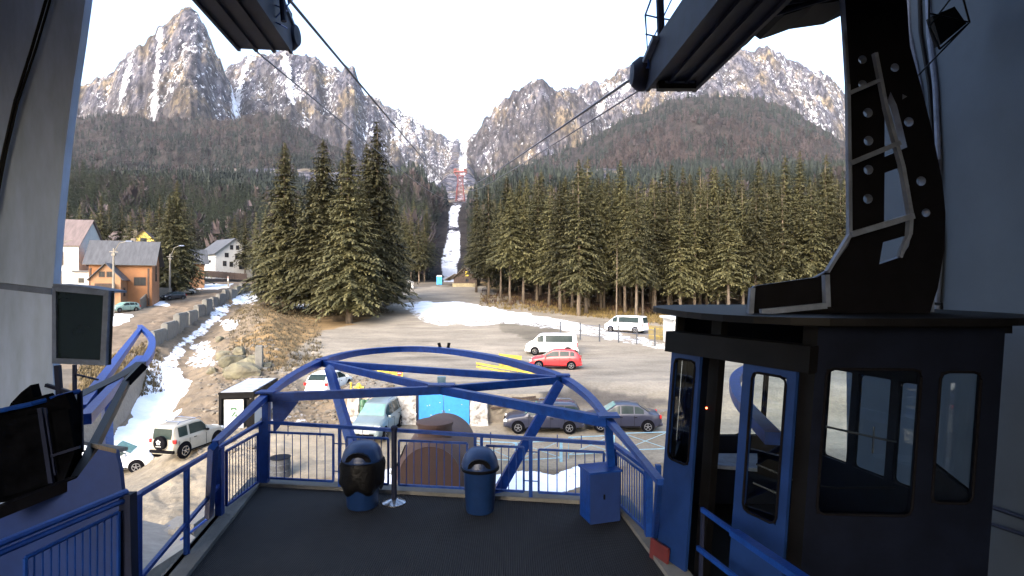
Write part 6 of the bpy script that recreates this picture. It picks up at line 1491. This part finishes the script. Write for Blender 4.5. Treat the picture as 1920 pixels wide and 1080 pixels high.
# bottle shelter on the left
sh0, sh1 = G(411, 812), G(466, 812); sh0.z = min(sh0.z, sh1.z); ang = radians(8)
t = thing('recycling_shelter', 'dark framed shelter with white panels and a green emblem by the snow', 'shelter', sh0, ang); Wd, Dp, Hh = 1.85, 4.9, 2.15
mb = MB()
for x_ in (0.05, Wd - .05):
    for y_ in ((0.05, Dp - .05) if x_ < 1 else (.05, Dp / 3, 2 * Dp / 3, Dp - .05)): mb.box((x_, y_, Hh / 2), (.14, .14, Hh))
mb.box((Wd / 2, .05, Hh - .12), (Wd, .12, .26)).box((Wd / 2, Dp - .05, Hh - .12), (Wd, .12, .26)).box((Wd - .03, Dp / 2, Hh - .12), (.12, Dp, .26)).box((.03, Dp / 2, Hh - .12), (.12, Dp, .26)); mb.build('frame', M['cabin_dark'], t, True)
MB().box((.78, .02, (Hh - .3) / 2), (1.05, .05, Hh - .34)).build('front_panel', M['offwhite'], t, True)
MB().box((1.60, .02, (Hh - .3) / 2), (.24, .05, Hh - .34)).build('front_panel', M['cabin_dark'], t, True)
for i in range(3): MB().box((Wd - .02, Dp / 3 * (i + .5), .58), (.05, Dp / 3 - .2, .95)).build('side_panel', M['offwhite'] if i != 1 else M['greysteel'], t, True)
MB().box((.03, Dp / 2, Hh / 2), (.04, Dp - .1, Hh - .1)).build('back_panel', M['cabin_dark'], t, True)
rf_ = MB().box((Wd / 2, Dp / 2, Hh + .04), (Wd + .1, Dp + .1, .10)).build('roof', M['cabin_dark'], t, True)
for i in range(5): MB().box((Wd / 2, Dp / 5 * (i + .5), Hh + .105), (Wd - .12, Dp / 5 - .12, .03)).build('roof_panel', M['roof_panel'], rf_, True)
mb = MB().prism([(.60, -.012, 1.18), (.78, -.012, 1.30), (.96, -.012, 1.18), (.92, -.012, 1.38), (.64, -.012, 1.38)], (0, .01, 0)).prism([(.64, -.012, .86), (.80, -.012, 1.12), (.92, -.012, 1.12), (.72, -.012, .86)], (0, .01, 0)).prism([(.82, -.012, .86), (.92, -.012, 1.04), (.98, -.012, .86)], (0, .01, 0))
mb.build('emblem', M['green'], t, True)
# small things below the platform
b = G(525, 893); t = thing('barrel', 'dark grey barrel standing below the left corner of the platform', 'barrel', b); MB().lathe((0, 0, 0), [(.001, 0), (.45, 0), (.47, .3), (.45, .32), (.47, .6), (.45, .62), (.45, .86), (.42, .88), (.001, .86)], 24).build('drum', M['dark_drum'], t, True); MB().lathe((0, 0, .88), [(.46, -.03), (.48, 0), (.44, .01)], 24).build('rim', M['black'], t, True)
t = thing('stair_flight', 'grey concrete landing and steps with a thin blue rail below the left railing', 'stairs', D(330, 1000, 12))
MB().prism([D(236, 968, 17.5), D(340, 992, 17.5), D(372, 1010, 14), D(250, 1090, 12), D(150, 1090, 12), D(150, 1000, 15)], (0, 0, -2.5)).build('landing', M['concrete'], t)
mb = MB()
for i in range(6): p = D(312 + i * 14, 987 - i * 5, 18 - .2 * i); mb.box((p.x, p.y, p.z - .5), (.3, 1.6, 1.0))
mb.build('steps', M['concrete'], t)
mb = MB().tube([D(308, 990, 17.6), D(385, 966, 17.6)], .03, 6).tube([D(340, 1012, 15), D(398, 966, 17)], .04, 6)
for i in range(4): mb.tube([D(312 + i * 8, 989 - i * 2, 17.6), D(314 + i * 8, 1000 - i * 2, 17.6)], .02, 5)
mb.build('stair_rail', M['blue'], t)

# ------------------------------------------------------------------ stones, grass
def rock_mesh(seed, n=2):
    import bmesh
    bm = bmesh.new(); bmesh.ops.create_icosphere(bm, subdivisions=n, radius=1.0); r_ = random.Random(seed)
    ax = [Vector((r_.gauss(0, 1), r_.gauss(0, 1), r_.gauss(0, 1))).normalized() for _ in range(9)]; cu = [r_.uniform(.55, .95) for _ in ax]
    for v in bm.verts:
        for a, c in zip(ax, cu):
            e = v.co.dot(a)
            if e > c: v.co -= a * (e - c) * .9
        v.co *= r_.uniform(.96, 1.04) if n < 3 else 1 + .10 * math.sin(v.co.x * 5 + seed) * math.sin(v.co.y * 6) + r_.uniform(-.035, .035)
    me = bpy.data.meshes.new('stone'); bm.to_mesh(me); bm.free(); return me
BG = 'boulders on the slope above the shelter'
for i, (px, py, s_, lab) in enumerate([(455, 708, 1.25, 'largest mossy boulder low on the slope above the shelter'), (437, 684, 1.05, 'rounded mossy boulder left of the upright block on the slope'), (468, 690, .9, 'pale boulder right below the upright block'), (420, 672, .7, 'flat pale boulder at the top left of the boulders'),
        (450, 668, .75, 'yellowish boulder at the top of the boulders'), (480, 676, .6, 'small boulder touching the upright block'), (430, 702, .6, 'small brown boulder at the stream side'), (398, 700, .5, 'small boulder lying alone between two snow patches'), (500, 690, .5, 'small grey boulder right of the others'), (412, 640, .6, 'pale boulder upstream beside the snow')]):
    b = G(px, py); o = bpy.data.objects.new('boulder', rock_mesh(i, 3)); COL.objects.link(o); o.data.materials.append(M['boulder']); o.location = b + Vector((0, 0, s_ * .25)); o.scale = (s_ * 1.2, s_ * .9, s_ * .72); o.rotation_euler = (0, 0, i * 1.3); tag(o, lab, 'boulder', BG)
b = G(486, 694); o = MB().box((0, 0, .8), (.55, .7, 2.4), .3).box((.3, .1, -.2), (.9, 1.0, .8), .1).build('concrete_block', M['pale_concrete'], None, True, bevel=.06); o.location = b; tag(o, 'upright broken concrete slab among the boulders', 'concrete slab')
# loose stones of the stream bed and bank, as one
r_ = np.random.default_rng(5)
protos = [rock_mesh(50 + k, 1) for k in range(4)]; PV = [np.array([v.co[:] for v in m_.vertices]) for m_ in protos]; PF_ = [np.array([p.vertices[:] for p in m_.polygons]) for m_ in protos]
def stones(n, regions, smin, smax, name, label):
    V = []; F = []; C = []; off = 0; k = 0
    while k < n:
        reg = regions[r_.integers(len(regions))]; px = r_.uniform(reg[0], reg[1]); py = r_.uniform(reg[2], reg[3])
        x, y = flat_xy(px, py); gd = float(seg_dist(np.array([x]), np.array([y]), GULLY)[0])
        if reg[4] and gd > reg[4]: continue
        if py > 672 and px < 350: continue
        z = float(ground_z(x, y)); s_ = smin + (smax - smin) * r_.random() ** 3; q = r_.integers(4); a = r_.uniform(0, 6.28); pv = PV[q] * s_ * np.array([1.2, .9, .65])
        X = pv[:, 0] * cos(a) - pv[:, 1] * sin(a) + x; Y = pv[:, 0] * sin(a) + pv[:, 1] * cos(a) + y
        V.append(np.stack([X, Y, pv[:, 2] + z + s_ * .1], -1)); F.append(PF_[q] + off); off += len(pv); g = r_.uniform(.6, 1.3); C.append(np.tile(np.array([[.15, .13, .105]]) * g, (len(pv), 1))); k += 1
    o = np_mesh(name, np.concatenate(V), np.concatenate(F), M['grass'], {'col': np.concatenate(C)}); tag(o, label, 'stones', kind='stuff')
stones(2000, [(240, 500, 560, 860, 7.5), (400, 520, 640, 760, 0), (540, 740, 725, 800, 0), (430, 560, 700, 790, 0)], .06, .30, 'rubble', 'loose grey and brown stones strewn over the stream bed and the bank')
def tufts(n, regions):
    V = []; F = []; C = []; off = 0
    for k in range(n):
        reg = regions[r_.integers(len(regions))]; px = r_.uniform(reg[0], reg[1]); py = r_.uniform(reg[2], reg[3]) + (px - reg[0]) * reg[4]
        if py < 455: continue
        x, y = flat_xy(px, py); z = float(ground_z(x, y)); col = np.array(reg[5]) * r_.uniform(.25, .62)
        for b in range(5):
            a = r_.uniform(0, 6.28); h = r_.uniform(.12, .40) * reg[6]; w_ = .05 + .02 * h; ox, oy = r_.normal(0, .15), r_.normal(0, .15)
            dx, dy = cos(a) * h * .5, sin(a) * h * .5
            V += [(x + ox - w_ * sin(a), y + oy + w_ * cos(a), z - .03), (x + ox + w_ * sin(a), y + oy - w_ * cos(a), z - .03), (x + ox + dx, y + oy + dy, z + h)]; F.append((off, off + 1, off + 2)); off += 3; C += [col] * 3
    o = np_mesh('dry_grass', np.array(V), np.array(F), M['grass'], {'col': np.array(C)}); tag(o, 'dry yellow grass tufts and brush on the bank and along the wood edge', 'grass', kind='stuff')
tufts(6500, [(430, 600, 590, 700, 0, (.22, .18, .115), .9), (440, 740, 560, 610, -.08, (.22, .175, .10), 1.1), (900, 1300, 552, 575, .10, (.30, .22, .085), 1.2), (905, 1600, 545, 570, .06, (.13, .075, .05), 2.2), (1050, 1700, 568, 590, .07, (.30, .22, .09), 1.0), (150, 300, 690, 760, -.4, (.26, .2, .11), 1.0)])

# ------------------------------------------------------------------ morning air
HZ = 0.00003
def haze():
    m = bpy.data.materials.new('morning haze'); m.use_nodes = True
    n = m.node_tree.nodes; l = m.node_tree.links; n.clear()
    o = n.new('ShaderNodeOutputMaterial'); v = n.new('ShaderNodeVolumePrincipled')
    v.inputs['Color'].default_value = (0.86, 0.90, 1.0, 1); v.inputs['Density'].default_value = HZ
    l.new(v.outputs[0], o.inputs['Volume'])
    o = MB().box((0, 2250, 745), (9000, 4700, 1500)).build('haze', m)
    tag(o, 'thin pale morning haze in the valley air', 'haze', kind='stuff')
haze()
